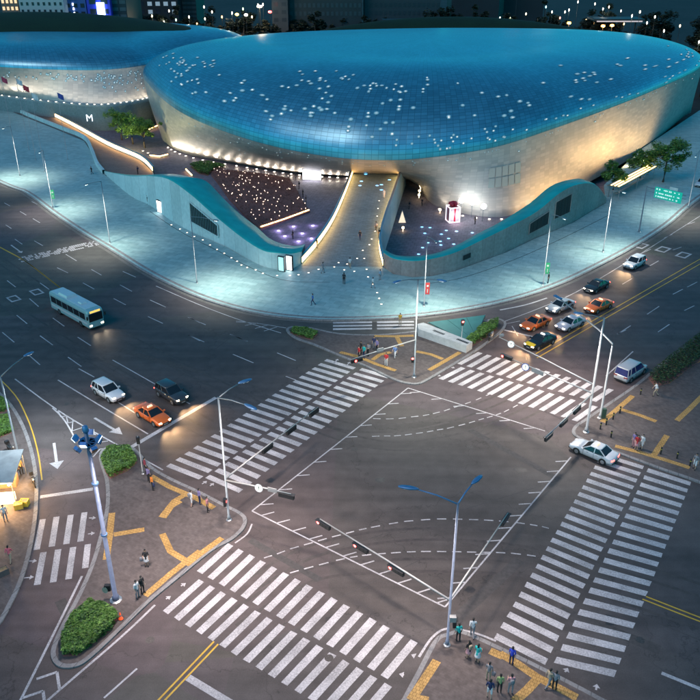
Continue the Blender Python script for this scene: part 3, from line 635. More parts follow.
def on_wing(u, s):
    k = u * NW / 12.0; i = int(k) % NW; f = k - int(k); j = s * (wsk.shape[0] - 1); a = int(min(j, wsk.shape[0] - 2)); g = j - a
    return Vector((wsk[a, i] * (1 - f) + wsk[a, (i + 1) % NW] * f) * (1 - g) + (wsk[a + 1, i] * (1 - f) + wsk[a + 1, (i + 1) % NW] * f) * g)
mb = MB()
for _ in range(170):
    u = rr.uniform(1.5, 5.6); s = rr.triangular(.0, .75, .2)
    if s > .3 and u < 4: continue
    cell(on_wing, u, s, .035, .055, rr.choice((0, 1, 2)), .1)
mb.build('panel_lights_with_painted_glow', M_perf, wing, kind='stuff')
# ledge and lower wall of the wing
ring_in = wb.copy(); ctr = cm.copy()
dirs = (wb - ctr); dirs[:, 2] = 0; dirs /= np.linalg.norm(dirs, axis=1)[:, None]
r1 = wb + dirs * 0.2; r2 = wb + dirs * 3.4; r3 = r2.copy(); r3[:, 2] = 4.4; r4 = wb + dirs * 1.0; r4[:, 2] = -3.1
r0 = wb - dirs * .5
grid_mesh(np.array([r0, r2, r3, r4]), 'lower_wall', worn('wing_base_concrete', (0.16, 0.22, 0.23), (0.24, 0.31, 0.32), 0.2, 2.0, 0.7), wing, flip=True)
# lawn mound on the wing roof
M_lawn = worn('roof_lawn', (0.004, 0.018, 0.010), (0.008, 0.030, 0.014), 0.15, 2.0, 0.95, bump=0.6)
mb = MB(); rings = []
for s in np.linspace(0, 1, 10):
    rings.append([(-118 + math.cos(a) * 62 * (1 - s), 318 + math.sin(a) * 26 * (1 - s), 19.5 + 6.0 * (1 - (1 - s) ** 2)) for a in np.linspace(0, 2 * PI, 48, endpoint=False)])
mb.loft(rings); mb.build('roof_lawn', M_lawn, wing, smooth=True)
rings = []
mb = MB()
for s in np.linspace(0, 1, 10):
    rings.append([(40 + math.cos(a) * 90 * (1 - s), 330 + math.sin(a) * 20 * (1 - s), 8 + 15.0 * (1 - (1 - s) ** 2)) for a in np.linspace(0, 2 * PI, 48, endpoint=False)])
mb.loft(rings); tag(mb.build('grass_mound', M_lawn, None, smooth=True), 'long dark grass mound rising just behind the blue roof', 'mound')

# ---------------------------------------------------------------- uplights at the foot of the walls
def uplight(loc, toward, watts, label, group, colr=(1, .82, .60), L=True):
    t = thing('uplight', label, 'lamp', loc, 0, group)
    MB().lathe([(.16, 0), (.20, .03), (.20, .16), (.15, .2)], 10).build('housing', M_steel, t, True)
    MB().disc((0, 0, .21), .26, 10).build('lens', M_up, t)
    if L:
        spot('uplight_beam', (0, 0, .3), Vector(toward) - Vector(loc), watts, colr, 105, .9, .15, t)
nb = 0
for k in range(23):
    u = 2.25 + k * .172
    if u > 6.05: break
    p = Vector(on_skirt(u, 1.0)); q = Vector(on_skirt(u, .35)); o = Vector((0, -1, 0))
    uplight(p + Vector((0, -2.6, .0)), q, 420, ORD[k] + ' uplight from the left at the foot of the silver wall beside the garden court', 'uplights along the garden court wall', (1, .86, .70))
for k in range(9):
    u = 8.05 + k * .2
    p = Vector(on_skirt(u, 1.0)); q = Vector(on_skirt(u, .3))
    uplight(p + Vector((0, -2.2, .0)), q, 200, ORD[k] + ' uplight from the left at the foot of the bright wall in the right court', 'uplights along the right court wall', (1, .90, .78))
for k in range(30):
    u = 1.05 + k * .152
    p = Vector(on_wing(u, 1.0)); q = Vector(on_wing(u, .3)); pp = p + Vector((0, -2.7, .03))
    uplight(pp, q, 420 if k > 7 else 90, ORD[k] + ' uplight from the left on the ledge at the foot of the silver wing', 'uplights along the wing ledge', (1, .88, .74))
# golden floodlights hidden between the right parapet and the leaning wall
for k, (u, lb) in enumerate(((9.75, 'ground floodlight behind the brown parapet nearest the lit window'), (10.35, 'ground floodlight behind the middle of the brown parapet'), (10.95, 'ground floodlight at the end of the brown parapet'), (11.5, 'ground floodlight beside the glowing canopy'), (12.05, 'ground floodlight behind the tallest plaza tree'))):
    f0 = Vector(on_skirt(u, 1.0)); tg = Vector(on_skirt(u, .45)); tn = Vector(on_skirt(u + .1, 1.0)) - f0; nn = Vector((tn.y, -tn.x, 0)).normalized()
    p = f0 + nn * 9.0; p.z = -5.9 if u < 10.6 else .13
    t = thing('floodlight', lb, 'lamp', p, math.atan2(-nn.y, -nn.x))
    MB().box((0, 0, .22), (.35, .5, .3)).build('housing', M_black, t); MB().box((.19, 0, .24), (.03, .4, .22)).build('lens', M_up, t); MB().box((0, 0, .04), (.5, .6, .06)).build('base', M_black, t)
    o_ = spot('flood_beam', (0, 0, 0), (0, 0, 1), 3000, (1.0, .62, .27), 150, .9, .4); o_.location = p + Vector((0, 0, .6)) - nn * .3; o_.rotation_euler = (o_.location - tg).to_track_quat('Z', 'Y').to_euler()

# ---------------------------------------------------------------- parapet walls (ribbons of concrete with a broad teal coping)
def parapet(st, name, label, floor_z, wall_m, nseg=4):
    B0 = [at(s[0][0], s[0][1], 0.0) for s in st]; T0 = []; I0 = []
    for s, b in zip(st, B0):
        h = max(.6, height_to((b.x, b.y, 0), s[1])); inn = at(s[2][0], s[2][1], max(.4, h - .35)); dirn = Vector((inn.x - b.x, inn.y - b.y, 0))
        dirn = dirn.normalized() if dirn.length > .01 else Vector((0, 1, 0)); T0.append(Vector((b.x, b.y, h)) + dirn * .25); I0.append(inn)
    B, T, I = smooth_path(B0, nseg), smooth_path(T0, nseg), smooth_path(I0, nseg)
    t = thing(name, label, 'wall', (0, 0, 0))
    mb = MB(); mb.loft([[b + Vector((0, 0, -.4)), b, tt + Vector((0, 0, -.04))] for b, tt in zip(B, T)], False); mb.build('wall_face', wall_m, t, True)
    mb = MB(); mb.loft([[tt + Vector((0, 0, -.05)), tt, tt.lerp(i, .15) + Vector((0, 0, .10)), tt.lerp(i, .5) + Vector((0, 0, .10)), i, i + Vector((0, 0, -.3))] for tt, i in zip(T, I)], False); mb.build('coping', M_cap, t, True)
    mb = MB(); mb.loft([[i + Vector((0, 0, -.29)), Vector((i.x, i.y, floor_z - .1))] for i in I], False); mb.build('inner_face', M_conc_dk, t, True)
    return t, B, T, I
pl, PB, PT, PI_ = parapet(LST, 'parapet_wall', 'pale teal curving parapet wall with broad coping beside the garden court', -3, M_conc)
pr, RB, RT, RI = parapet(RST, 'parapet_wall', 'brown grey curving parapet wall with teal coping around the right court', -6, M_conc_dk)
# louvred window in the pale wall
def wall_pt(B, T, i, s): k = int(i); f = i - k; return (B[k].lerp(T[k], s)).lerp(B[k + 1].lerp(T[k + 1], s), f)
W0, W1 = 16.0, 22.2
mb = MB(); q = [wall_pt(PB, PT, W0, .30), wall_pt(PB, PT, W1, .30), wall_pt(PB, PT, W1, .74), wall_pt(PB, PT, W0, .80)]
nrm = (q[1] - q[0]).cross(q[3] - q[0]).normalized(); nrm = nrm if nrm.y < 0 else -nrm
mb.add([p + nrm * .22 for p in q], [(0, 1, 2, 3)]); wn_ = mb.build('window', M_dark, pl)
mb = MB()
for a, b in zip(q, q[1:] + q[:1]): mb.bar(a + nrm * .24, b + nrm * .24, .16, .16)
mb.build('frame', M_conc, wn_)
for k in range(1, 16):
    t = k / 16; mb = MB(); mb.bar(q[0].lerp(q[1], t) + nrm * .25, q[3].lerp(q[2], t) + nrm * .25, .07, .12); mb.build('louvre', mat('louvre_metal', (0.16, 0.30, 0.32), 0.4, 0.5), wn_)
# dark openings in the brown wall
for w0, w1, s0, s1 in ((27.0, 30.2, .30, .70), (31.3, 34.6, .34, .82)):
    q = [wall_pt(RB, RT, w0, s0), wall_pt(RB, RT, w1, s0), wall_pt(RB, RT, w1, s1), wall_pt(RB, RT, w0, s1)]
    nrm = (q[1] - q[0]).cross(q[3] - q[0]).normalized(); nrm = nrm if nrm.y < 0 else -nrm
    mb = MB(); mb.add([p + nrm * .10 for p in q], [(0, 1, 2, 3)]); o = mb.build('opening', M_dark, pr)
    mb = MB()
    for a, b in zip(q, q[1:] + q[:1]): mb.bar(a + nrm * .11, b + nrm * .11, .12, .12)
    mb.build('frame', M_conc_dk, o)
    for k in range(1, 5):
        mb = MB(); t = k / 5; mb.bar(q[0].lerp(q[1], t) + nrm * .12, q[3].lerp(q[2], t) + nrm * .12, .07, .07); mb.build('mullion', M_black, o)
q = [wall_pt(RB, RT, 17.2, .42), wall_pt(RB, RT, 18.4, .42), wall_pt(RB, RT, 18.4, .66), wall_pt(RB, RT, 17.2, .66)]
nrm = Vector((0.2, -1, 0)).normalized(); MB().add([p + nrm * .12 for p in q], [(0, 1, 2, 3)]).build('vent', M_dark, pr)

# ---- balustrades with LED strips
def balustrade(px, name, label, side, h=1.3, th=.35, down=-6.2, z=0.12, strip=True, mm=None, led_h=.86):
    P = smooth_path(A(px, z), 5); t = thing(name, label, 'balustrade'); N = []
    for i, p in enumerate(P):
        d = (P[min(i + 1, len(P) - 1)] - P[max(i - 1, 0)]).normalized(); N.append(Vector((-d.y, d.x, 0)) * side)
    mb = MB(); mb.loft([[p + n * .0 + Vector((0, 0, -.05)), p + Vector((0, 0, h)), p - n * th + Vector((0, 0, h)), p - n * (th + .0) + Vector((0, 0, down - z))] for p, n in zip(P, N)], False); mb.build('wall', mm or M_conc, t)
    mb = MB(); mb.loft([[p + n * .06 + Vector((0, 0, h - .05)), p + n * .06 + Vector((0, 0, h + .06)), p - n * (th + .06) + Vector((0, 0, h + .06)), p - n * (th + .06) + Vector((0, 0, h - .05))] for p, n in zip(P, N)], False); mb.build('handrail', M_steel, t)
    if strip:
        mb = MB(); mb.loft([[p + n * .02 + Vector((0, 0, .30)), p + n * .05 + Vector((0, 0, .30)), p + n * .05 + Vector((0, 0, 1.18)), p + n * .02 + Vector((0, 0, 1.18))] for p, n in zip(P, N)], False); mb.build('led_strip', M_warm, t)
    return t
balustrade(BL, 'balustrade', 'warm lit balustrade on the garden court side of the footbridge', -1)
balustrade(BR, 'balustrade', 'warm lit balustrade on the right court side of the footbridge', 1)
balustrade(LEDW, 'balustrade', 'long warm lit balustrade along the far side of the sloping walkway', -1, down=-3.1)
# plain low parapet on the plaza side of the walkway
P = smooth_path(A([(-120, 62), (0, 105), (30, 117), (60, 129), (84, 139), (92, 152), (97, 165), (104, 174)], .12), 5); mb = MB(); N = []
for i, p in enumerate(P):
    d = (P[min(i + 1, len(P) - 1)] - P[max(i - 1, 0)]).normalized(); N.append(Vector((d.y, -d.x, 0)))
mb.loft([[p + n * .3 + Vector((0, 0, -.1)), p + n * .3 + Vector((0, 0, 1.0)), p - n * .35 + Vector((0, 0, 1.0)), p - n * .35 + Vector((0, 0, -.1))] for p, n in zip(P, N)], False)
tag(mb.build('low_parapet', M_conc), 'low pale parapet between the plaza and the sloping walkway', 'wall')
# walkway floor: a thin dark sheet
wf = [(0, 107), (30, 119), (60, 131), (84, 141), (93, 155), (98, 167), (106, 176), (130, 178), (152, 175)] + LEDW[2:][::-1]
struct(MB().prism([(p.x, p.y) for p in A(wf, .126)], None, .128).build('walkway', worn('walkway_stone', (0.10, 0.09, 0.09), (0.16, 0.145, 0.14), 0.3, 3, 0.6, grid=(1.2, .6, .02))))
# soffit strip lights: short warm line near the trees, ledge light by the round stair
def warm_line(px, z, label, h=.5):
    P = A(px, z); t = thing('light_strip', label, 'light strip'); mb = MB()
    for a, b in zip(P, P[1:]): mb.bar(a + Vector((0, 0, h)), b + Vector((0, 0, h)), .22, .16)
    mb.build('led', M_warm, t); mb = MB()
    for a, b in zip(P, P[1:]): mb.bar(a + Vector((0, .25, h * .5)), b + Vector((0, .25, h * .5)), .25, h)
    mb.build('kerb_wall', M_conc, t)
warm_line([(149, 131), (160, 126), (172, 121)], -3, 'short warm light strip on the stair wall behind the trees')
warm_line([(150, 157), (160, 158), (168, 156)], -3, 'small curved warm strip on the planter edge beyond the walkway')
warm_line([(186, 171), (192, 177)], -3, 'tiny warm strip at the corner of the garden court')
warm_line([(261, 229), (285, 221), (309, 212)], -3, 'warm strip along the near edge of the glowing rose garden')
# ================================================================ COURTS, FLOOR LIGHTS, GARDEN
def floor_light(p, m, label, group, r=.26, watts=0, colr=(1, 1, 1)):
    t = thing('floor_light', label, 'lamp', p, 0, group)
    MB().lathe([(r * 1.25, -.01), (r * 1.3, .02), (r * 1.05, .03)], 12).build('ring', M_steel, t)
    MB().disc((0, 0, .036), r, 12).build('lens', m, t)
    if watts: point('floor_glow', (0, 0, .5), watts, colr, .3, t)
for i_, (x, y) in enumerate(z0([(75, 262), (105, 277), (130, 290), (155, 303), (185, 315), (210, 333), (235, 348), (260, 362), (285, 378), (305, 390), (320, 403), (340, 412), (370, 420), (395, 432), (445, 440), (490, 440), (520, 437), (555, 430), (590, 418)], (150, 150))):
    floor_light(at(x, y, .122), M_dot, ORD[i_] + ' white floor light from the left in the curved row below the pale parapet', 'floor lights below the pale parapet', .15)
for i_, (x, y) in enumerate(z0([(172, 178), (168, 205), (165, 232), (163, 260), (158, 285), (146, 312), (138, 332), (115, 352), (95, 380), (60, 400), (30, 395), (15, 410), (85, 425), (128, 418), (133, 445), (150, 470), (165, 500), (172, 520), (180, 540), (120, 380), (50, 420)], (330, 150))):
    floor_light(at(x, y, .122), M_dot, ORD[i_] + ' small white floor light along the trail down the footbridge to the plaza', 'floor lights on the footbridge and its mouth', .14)
for i_, (x, y) in enumerate(z0([(120, 62), (160, 62), (197, 50), (125, 85), (160, 75), (205, 80), (180, 122), (208, 105), (110, 110), (105, 125), (180, 140), (165, 125), (150, 55), (215, 55)], (330, 150))):
    floor_light(at(x, y, .122), M_bluedot, ORD[i_] + ' blue floor light at the far end of the footbridge under the overhang', 'blue floor lights on the footbridge', .38)
for i_, (x, y) in enumerate(z0([(310, 365), (322, 270), (324, 342), (332, 292), (343, 325), (350, 272), (386, 320), (388, 333), (390, 295), (407, 282), (415, 310), (433, 330), (443, 285), (498, 290)], (330, 150))):
    floor_light(at(x, y, -5.995), M_bluedot, ORD[i_] + ' blue floor light from the left set in the right court', 'blue floor lights in the right court', .3, 8, (.4, .6, 1.0))
for i_, (x, y) in enumerate(z0([(450, 283), (472, 302), (502, 268), (520, 320), (533, 292), (565, 310), (570, 265)], (150, 150))):
    floor_light(at(x, y, -2.995), M_violet, ORD[i_] + ' violet floor light from the left in the garden court', 'violet floor lights in the garden court', .3, 70, (.55, .45, 1.0))

# glowing rose garden
gp = [(215, 168), (240, 171), (268, 174), (289, 178), (297, 190), (304, 203), (310, 211), (285, 220), (260, 229), (245, 215), (229, 198), (219, 184), (211, 174)]
gw = A(gp, -2.6); rg = thing('rose_garden', 'brown raised garden bed filled with tiny glowing roses', 'garden bed', (0, 0, 0))
MB().prism([(p.x, p.y) for p in gw], -3.05, -2.6).build('soil', M_soil, rg)
def inside(p, poly):
    c = False; n = len(poly)
    for i in range(n):
        a, b = poly[i], poly[i - 1]
        if (a.y > p[1]) != (b.y > p[1]) and p[0] < (b.x - a.x) * (p[1] - a.y) / (b.y - a.y) + a.x: c = not c
    return c
xs = [p.x for p in gw]; ys = [p.y for p in gw]; mb = MB(); ms = MB(); k = 0
while k < 125:
    p = (random.uniform(min(xs), max(xs)), random.uniform(min(ys), max(ys)))
    if not inside(p, gw): continue
    k += 1; h = random.uniform(.5, .8); ms.bar((p[0], p[1], -2.6), (p[0], p[1], -2.6 + h), .03)
    mb.lathe([(.02, -.08), (.09, 0), (.10, .08), (.04, .14)], 6, (p[0], p[1], -2.6 + h), random.choice((0, 0, 1)))
mb.build('rose_lights', [glow('rose_glow', (1.0, .70, .50), 1.6), glow('rose_glow_dim', (1.0, .6, .4), .5)], rg, kind='stuff'); ms.build('rose_stems', mat('stem', (.05, .09, .03), .7), rg, kind='stuff')
pts = []
for _ in range(5200):
    t = random.random(); a = gw[random.randrange(-3, 3)]
    p = (random.uniform(min(xs), max(xs)), random.uniform(min(ys), max(ys)))
    if inside(p, gw): pts.append((p[0], p[1], -2.55 + random.random() * .3))
MB().leaves(pts, .35, 2).build('ground_leaves', [mat('brown_leaf', (.17, .08, .07), .8, 0, .3), mat('brown_leaf_b', (.12, .065, .05), .8, 0, .3)], rg, kind='stuff')

def hedge(poly_px, h, label, zb=.146, n=4200, size=.26, mats=None, soil=True):
    """clipped hedge: leaf mass over a polygon bed, with a few stems"""
    w = A(poly_px, zb); t = thing('hedge', label, 'hedge'); xs = [p.x for p in w]; ys = [p.y for p in w]; pts = []; ws = MB()
    cx, cy = sum(xs) / len(xs), sum(ys) / len(ys)
    if soil: MB().prism([(p.x, p.y) for p in w], zb - .05, zb + .05).build('soil', M_soil, t)
    bumps = [(random.uniform(min(xs), max(xs)), random.uniform(min(ys), max(ys)), random.uniform(.5, 1.2), random.uniform(-.35, .3)) for _ in range(14)]
    while len(pts) < n:
        p = (random.uniform(min(xs), max(xs)), random.uniform(min(ys), max(ys)))
        if not inside(p, w): continue
        hh = h * (1 + sum(b * math.exp(-((p[0] - x) ** 2 + (p[1] - y) ** 2) / (r * r)) for x, y, r, b in bumps))
        pts.append((p[0], p[1], zb + hh * (1 - random.random() ** 2 * (.45 if random.random() < .5 else 1))))
    MB().leaves(pts, size, 3).build('foliage', mats or M_leafA, t, kind='stuff')
    for _ in range(10):
        p = (random.uniform(min(xs), max(xs)), random.uniform(min(ys), max(ys)))
        if inside(p, w): ws.tube([(p[0], p[1], zb), (p[0] + .05, p[1], zb + h * .7)], [.03, .015], 5)
    if ws.v: ws.build('stems', M_bark, t)
    return t
hedge([(101, 459), (108, 451), (130, 450), (137, 463), (128, 471), (110, 479), (105, 472)], .75, 'clipped green hedge at the upper tip of the left traffic island', n=5200)
hedge([(63, 657), (63, 640), (73, 620), (90, 602), (105, 608), (119, 618), (112, 630), (95, 645), (78, 656)], .8, 'clipped green hedge in the lower tip of the left island below the tall mast', n=7800)
hedge([(466, 344), (478, 332), (490, 324), (498, 323), (497, 330), (480, 342), (470, 348)], 1.0, 'low hedge beside the parked motorcycle on the central island', n=3600)
hedge([(290, 333), (294, 329), (306, 329.5), (318, 334), (312, 340), (300, 337)], .5, 'small flower bed with low plants at the west tip of the central island', n=2200)
hedge([(648, 378), (668, 361), (700, 336), (740, 308), (740, 330), (700, 361), (668, 384), (655, 387)], .9, 'dark hedge along the kerb behind the van', n=7500, mats=[mat('leaf_dk_a', (.025, .05, .015), .7, 0, .3), mat('leaf_dk_b', (.035, .07, .02), .7, 0, .3), mat('leaf_dk_c', (.018, .04, .012), .7, 0, .3)])
hedge([(-6, 395), (4, 401), (10, 410), (-6, 416)], .6, 'upper of two small bright hedges beside the lit stall', n=1800)
hedge([(-6, 420), (10, 418), (14, 432), (-6, 440)], .6, 'lower of two small bright hedges beside the lit stall', n=2200)
hedge([(190, 167), (197, 164), (212, 164), (226, 168), (214, 170), (208, 176), (199, 174)], .9, 'dark green hedge at the corner of the rose garden', -3, 3000, .4, soil=True)

def tree(base, h, rad, label, n=5200, leaf=.42, mats=None, lean=(0, 0), name='tree', th=None, group=None):
    t = thing(name, label, 'tree', base, 0, group); b = Vector((0, 0, 0)); tr = th or h * .32; top = Vector((lean[0], lean[1], tr))
    rr_ = random.Random(int(base[0] * 31 + base[1] * 7))
    mb = MB(); mb.tube([b, top * .5 + Vector((rr_.uniform(-.1, .1), 0, 0)), top, top + Vector((lean[0] * .3, lean[1] * .3, h * .32))], [h * .028, h * .022, h * .018, h * .006], 8)
    tips = [top + Vector((0, 0, h * .36))]
    for k in range(9):
        a = k * 2.4 + rr_.random(); e = top + Vector((math.cos(a) * rad * rr_.uniform(.45, .85), math.sin(a) * rad * rr_.uniform(.45, .85), h * rr_.uniform(.10, .42)))
        m_ = top.lerp(e, .5) + Vector((0, 0, -h * .02)); mb.tube([top + Vector((0, 0, h * .02 * k / 2)), m_, e], [h * .012, h * .008, h * .003], 6); tips.append(e)
    mb.build('trunk', M_bark, t, True)
    cl_ = []
    for e in tips:
        for _ in range(4): cl_.append((e + Vector((rr_.gauss(0, rad * .26), rr_.gauss(0, rad * .26), rr_.gauss(0, h * .08))), rad * rr_.uniform(.16, .34)))
    pts = []
    for _ in range(n):
        c, r = rr_.choice(cl_); d = Vector((rr_.gauss(0, 1), rr_.gauss(0, 1), rr_.gauss(0, .75))); d = d.normalized() * r * rr_.random() ** .4; pts.append(c + d)
    MB().leaves(pts, leaf, 3).build('crown', mats or M_leafA, t)
    return t
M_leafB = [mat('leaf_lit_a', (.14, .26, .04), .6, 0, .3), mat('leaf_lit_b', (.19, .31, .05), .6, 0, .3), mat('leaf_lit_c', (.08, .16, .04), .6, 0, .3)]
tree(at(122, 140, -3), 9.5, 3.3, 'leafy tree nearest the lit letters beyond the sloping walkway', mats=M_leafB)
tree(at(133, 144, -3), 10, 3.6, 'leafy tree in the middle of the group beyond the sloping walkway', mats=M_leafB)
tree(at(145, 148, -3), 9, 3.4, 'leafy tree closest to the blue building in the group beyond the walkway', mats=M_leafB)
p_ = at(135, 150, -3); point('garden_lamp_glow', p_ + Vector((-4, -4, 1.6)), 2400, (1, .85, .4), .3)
for i_, (x, y) in enumerate(((143, 151), (148, 153))):
    floor_light(at(x, y, -2.99), M_dot, ORD[i_] + ' warm garden lamp from the left under the trees beyond the walkway', 'garden lamps under the trees', .3)
tree(at(613, 190, .12), 6.5, 2.6, 'smallest plaza tree beside the end of the brown parapet', n=4200, leaf=.4)
tree(at(640, 178, .12), 7.5, 2.9, 'middle plaza tree behind the glowing canopy', n=4600, leaf=.4)
tree(at(663, 182, .12), 10.5, 4.0, 'tallest plaza tree behind the green road sign', n=6500, leaf=.45, th=4.5)

# LED screen and lit letters
def screen(px0, px1, z, h, label, m, name='light_screen', cat='screen', th=.3):
    a, b = at(*px0, z), at(*px1, z); c = (a + b) / 2; d = b - a; t = thing(name, label, cat, c, math.atan2(d.y, d.x))
    MB().box((0, .1, h / 2 + .15), (d.length + .3, th, h + .3)).build('cabinet', M_black, t)
    MB().box((0, .1 - th / 2 - .02, h / 2 + .15), (d.length, .03, h)).build('display', m, t); return t
screen((303, 180), (321, 180.5), -3, 3.2, 'blank brilliant white screen against the silver wall', glow('screen_white', (.93, .92, 1.0), 4))
sc = screen((158, 212), (163, 214), .12, 2.3, 'glowing white panel standing against the pale parapet', glow('panel_white', (.85, .95, 1), 2.5))
screen((287, 270), (292, 271), .12, 2.4, 'bright poster panel at the rounded end of the pale parapet', glow('poster_white', (.9, .97, 1), 3.5))
screen((279, 271), (284, 272), .12, 2.4, 'dim teal poster panel at the rounded end of the pale parapet', glow('poster_teal', (.25, .7, .7), .5))
def text(name, body, size, loc, rot, m, label=None, cat=None, parent=None, ext_=.06):
    c = bpy.data.curves.new(name, 'FONT'); c.body = body; c.size = size; c.extrude = ext_; c.align_x = 'CENTER'; c.align_y = 'CENTER'
    o0 = bpy.data.objects.new(name + '_curve', c); col.objects.link(o0); dg = bpy.context.evaluated_depsgraph_get(); me = bpy.data.meshes.new_from_object(o0.evaluated_get(dg))
    bpy.data.objects.remove(o0); me.materials.clear(); me.materials.append(m); o = bpy.data.objects.new(name, me); col.objects.link(o); o.location = loc; o.rotation_euler = rot
    if parent: o.parent = parent
    if label: tag(o, label, cat)
    return o
text('lit_letter', 'M', 2.8, at(89.5, 118.3, 2.2), (PI / 2, 0, 0), glow('neon_white', (.85, .92, 1), .9), 'white glowing letter M standing in front of the wing wall', 'sign')

# gift box booth with red bow
g0 = at(452.5, 221, -6); gb = thing('gift_box_booth', 'lit white framed gift box booth with a red bow in the right court', 'booth', g0, .25); gb.scale = (.78, .78, .85)
mw = glow('booth_frame_light', (1, .85, .9), .6); mr_ = mat('red_fabric', (.42, .02, .05), .5, 0, .2)
mb = MB()
for sx in (-1, 1):
    for sy in (-1, 1): mb.box((sx * 1.5, sy * 1.5, 2), (.24, .24, 4))
for z in (.12, 3.9):
    for s in (-1, 1): mb.box((0, s * 1.5, z), (3.2, .24, .24)); mb.box((s * 1.5, 0, z), (.24, 3.2, .24))
mb.build('frame', mw, gb); MB().box((0, 0, 2), (2.9, 2.9, 3.7)).build('panel', mat('booth_panel', (.5, .48, .5), .6), gb)
mb = MB(); mb.box((0, -1.52, 2), (.5, .06, 3.7)); mb.box((-1.52, 0, 2), (.06, .5, 3.7)); mb.build('ribbon', mr_, gb)
mb = MB()
for a in (.3, 1.2, 2.1, 3.1, 4.0, 5.2):
    p = Vector((math.cos(a) * 1.2, math.sin(a) * 1.2, 4.7)); mb.tube([(0, 0, 4.05), (p.x * .6, p.y * .6, 4.95), p, (p.x * .75, p.y * .75, 4.2), (0, 0, 4.05)], [.12, .42, .5, .35, .1], 8)
mb.build('bow', mr_, gb, True)
point('booth_glow', (0, -2.6, 2), 120, (1, .8, .85), .5, gb)
# triangular lit tent by the bridge wall
p = at(402, 222, -6); tt_ = thing('lit_tent', 'small glowing triangular tent against the footbridge wall', 'tent', p)
MB().add([(-.8, -.5, 0), (.8, -.5, 0), (.7, .5, 0), (-.7, .5, 0), (0, 0, 2.6)], [(0, 1, 4), (1, 2, 4), (2, 3, 4), (3, 0, 4)]).build('canvas', glow('tent_glow', (1, .8, .52), .5), tt_)
mb = MB(); mb.tube([(-.85, -.55, 0), (0, 0, 2.7)], .05); mb.tube([(.85, -.55, 0), (0, 0, 2.7)], .05); mb.build('poles', M_steel, tt_)
# wall lamps climbing the narrow passage beyond the right court
for i_, (x, y, z) in enumerate(((423.5, 177, -3.4), (422, 182, -3.6), (420.5, 187, -4), (419.5, 192, -4.4), (419, 196, -4.8), (440, 211, -5.5), (403, 229, -5.5))):
    q = at(x, y, z); t = thing('globe_lamp', ORD[i_] + ' warm globe lamp down the passage into the right court', 'lamp', q, 0, 'globe lamps round the right court')
    MB().lathe([(.05, -.5), (.05, 0), (.22, .1), (.3, .3), (.22, .5), (.05, .58)], 10).build('globe', glow('globe_glow', (1, .72, .38), 5), t, True)
for x, y, w in ((461, 199, 80), (472, 201, 80), (483, 205, 40)):
    q = at(x, y, -2.5); t = thing('wall_floodlight', {461: 'big round floodlight with strong glare on the right court wall', 472: 'round floodlight between two others on the right court wall', 483: 'small square floodlight on the right court wall nearest the lit window'}[x], 'lamp', q + Vector((0, -1.0, 0)))
    MB().lathe([(.1, .5), (.5, .3), (.62, 0), (.55, -.02)], 14, axis='Y').build('lens', glow('flood_lens', (.95, .98, 1), 8), t, True)
    MB().bar((0, .3, -.5), (0, .3, -3.5), .12).build('post', M_pole, t); point('flood_glow', (0, -2.2, .5), w, (.85, .97, 1), .5, t)
# glowing canopy under the trees at right
c0, c1 = at(613, 187, 2.8), at(652, 166, 2.8); cn = thing('glowing_canopy', 'long glowing yellow canopy under the plaza trees', 'canopy', (c0 + c1) / 2 - Vector((0, 0, 2.7)), math.atan2((c1 - c0).y, (c1 - c0).x))
LL = (c1 - c0).length
MB().box((0, 0, 2.8), (LL, 2.6, .14)).build('roof', mat('canopy_metal', (.3, .26, .2), .5, .4), cn)
mb = MB()
for y in (-1.0, -.2, .6): mb.box((0, y, 2.91), (LL * .96, .3, .06))
mb.build('light_bars', glow('canopy_light', (1.0, .66, .20), 3.6), cn)
for sx in (-.45, 0, .45):
    for y in (-1.1, 1.1): MB().box((sx * LL, y, 1.36), (.14, .14, 2.72)).build('post', M_steel, cn)
mb = MB(); mb.box((0, .4, .45), (LL * .7, .5, .08)); mb.build('bench_seat', M_steel, cn)

# ================================================================ BACKGROUND CITY
M_far1 = mat('far_facade_dark', (.010, .020, .026), .7, 0, .3, .05); M_far2 = mat('far_facade_teal', (.018, .034, .04), .6, 0, .3, .05); M_far3 = mat('far_facade_pale', (.42, .46, .46), .7, 0, .1, .05); M_far4 = mat('far_facade_beige', (.20, .15, .12), .7, 0, .2, .05)
M_wdark = mat('far_window_dark', (.03, .04, .05), .2, 0, .3, .3)
wlit = [glow('far_window_a', (1, .8, .5), .3), glow('far_window_b', (.6, .85, 1), .08), M_wdark]
def building(x0px, x1px, Y, ztop, label, m, cols, rows, zb=-6.5, depth=25, wm=None, ww=.55, wh=.5, ztw=None, name='city_building', rowz=None):
    xa, xb = (x0px - 350) / FPX * (Y * _c + (CAM_H - 20) * _s), (x1px - 350) / FPX * (Y * _c + (CAM_H - 20) * _s)
    w = xb - xa; t = thing(name, label, 'building', ((xa + xb) / 2, Y + depth / 2, zb)); H_ = ztop - zb
    MB().box((0, 0, H_ / 2), (w, depth, H_)).build('wall', m, t)
    MB().box((0, 0, H_ + .3), (w + .6, depth + .6, .6)).build('roof', M_far1, t)
    r0 = (rowz or 8) - zb
    me = None
    for i in range(cols):
        for j in range(rows):
            z = r0 + j * (H_ - r0) / rows; x = -w / 2 + (i + .5) * w / cols
            if z + 1 > H_: continue
            o = MB().box((0, 0, 0), (w / cols * ww, .12, (H_ - r0) / rows * wh)).build('window', wm or random.choice(wlit[1:]), t) if me is None or wm is None else None
            if o is None: o = bpy.data.objects.new('window', me); col.objects.link(o); o.parent = t
            else: me = o.data
            o.location = (x, -depth / 2 - .07, z + (H_ - r0) / rows * .5)
    return t, w, H_
b1, w1, h1 = building(22, 66, 345, 36, 'pale lit building with rows of small dark windows', M_far3,  8, 7, wm=M_wdark, ww=.38, wh=.42, rowz=17)
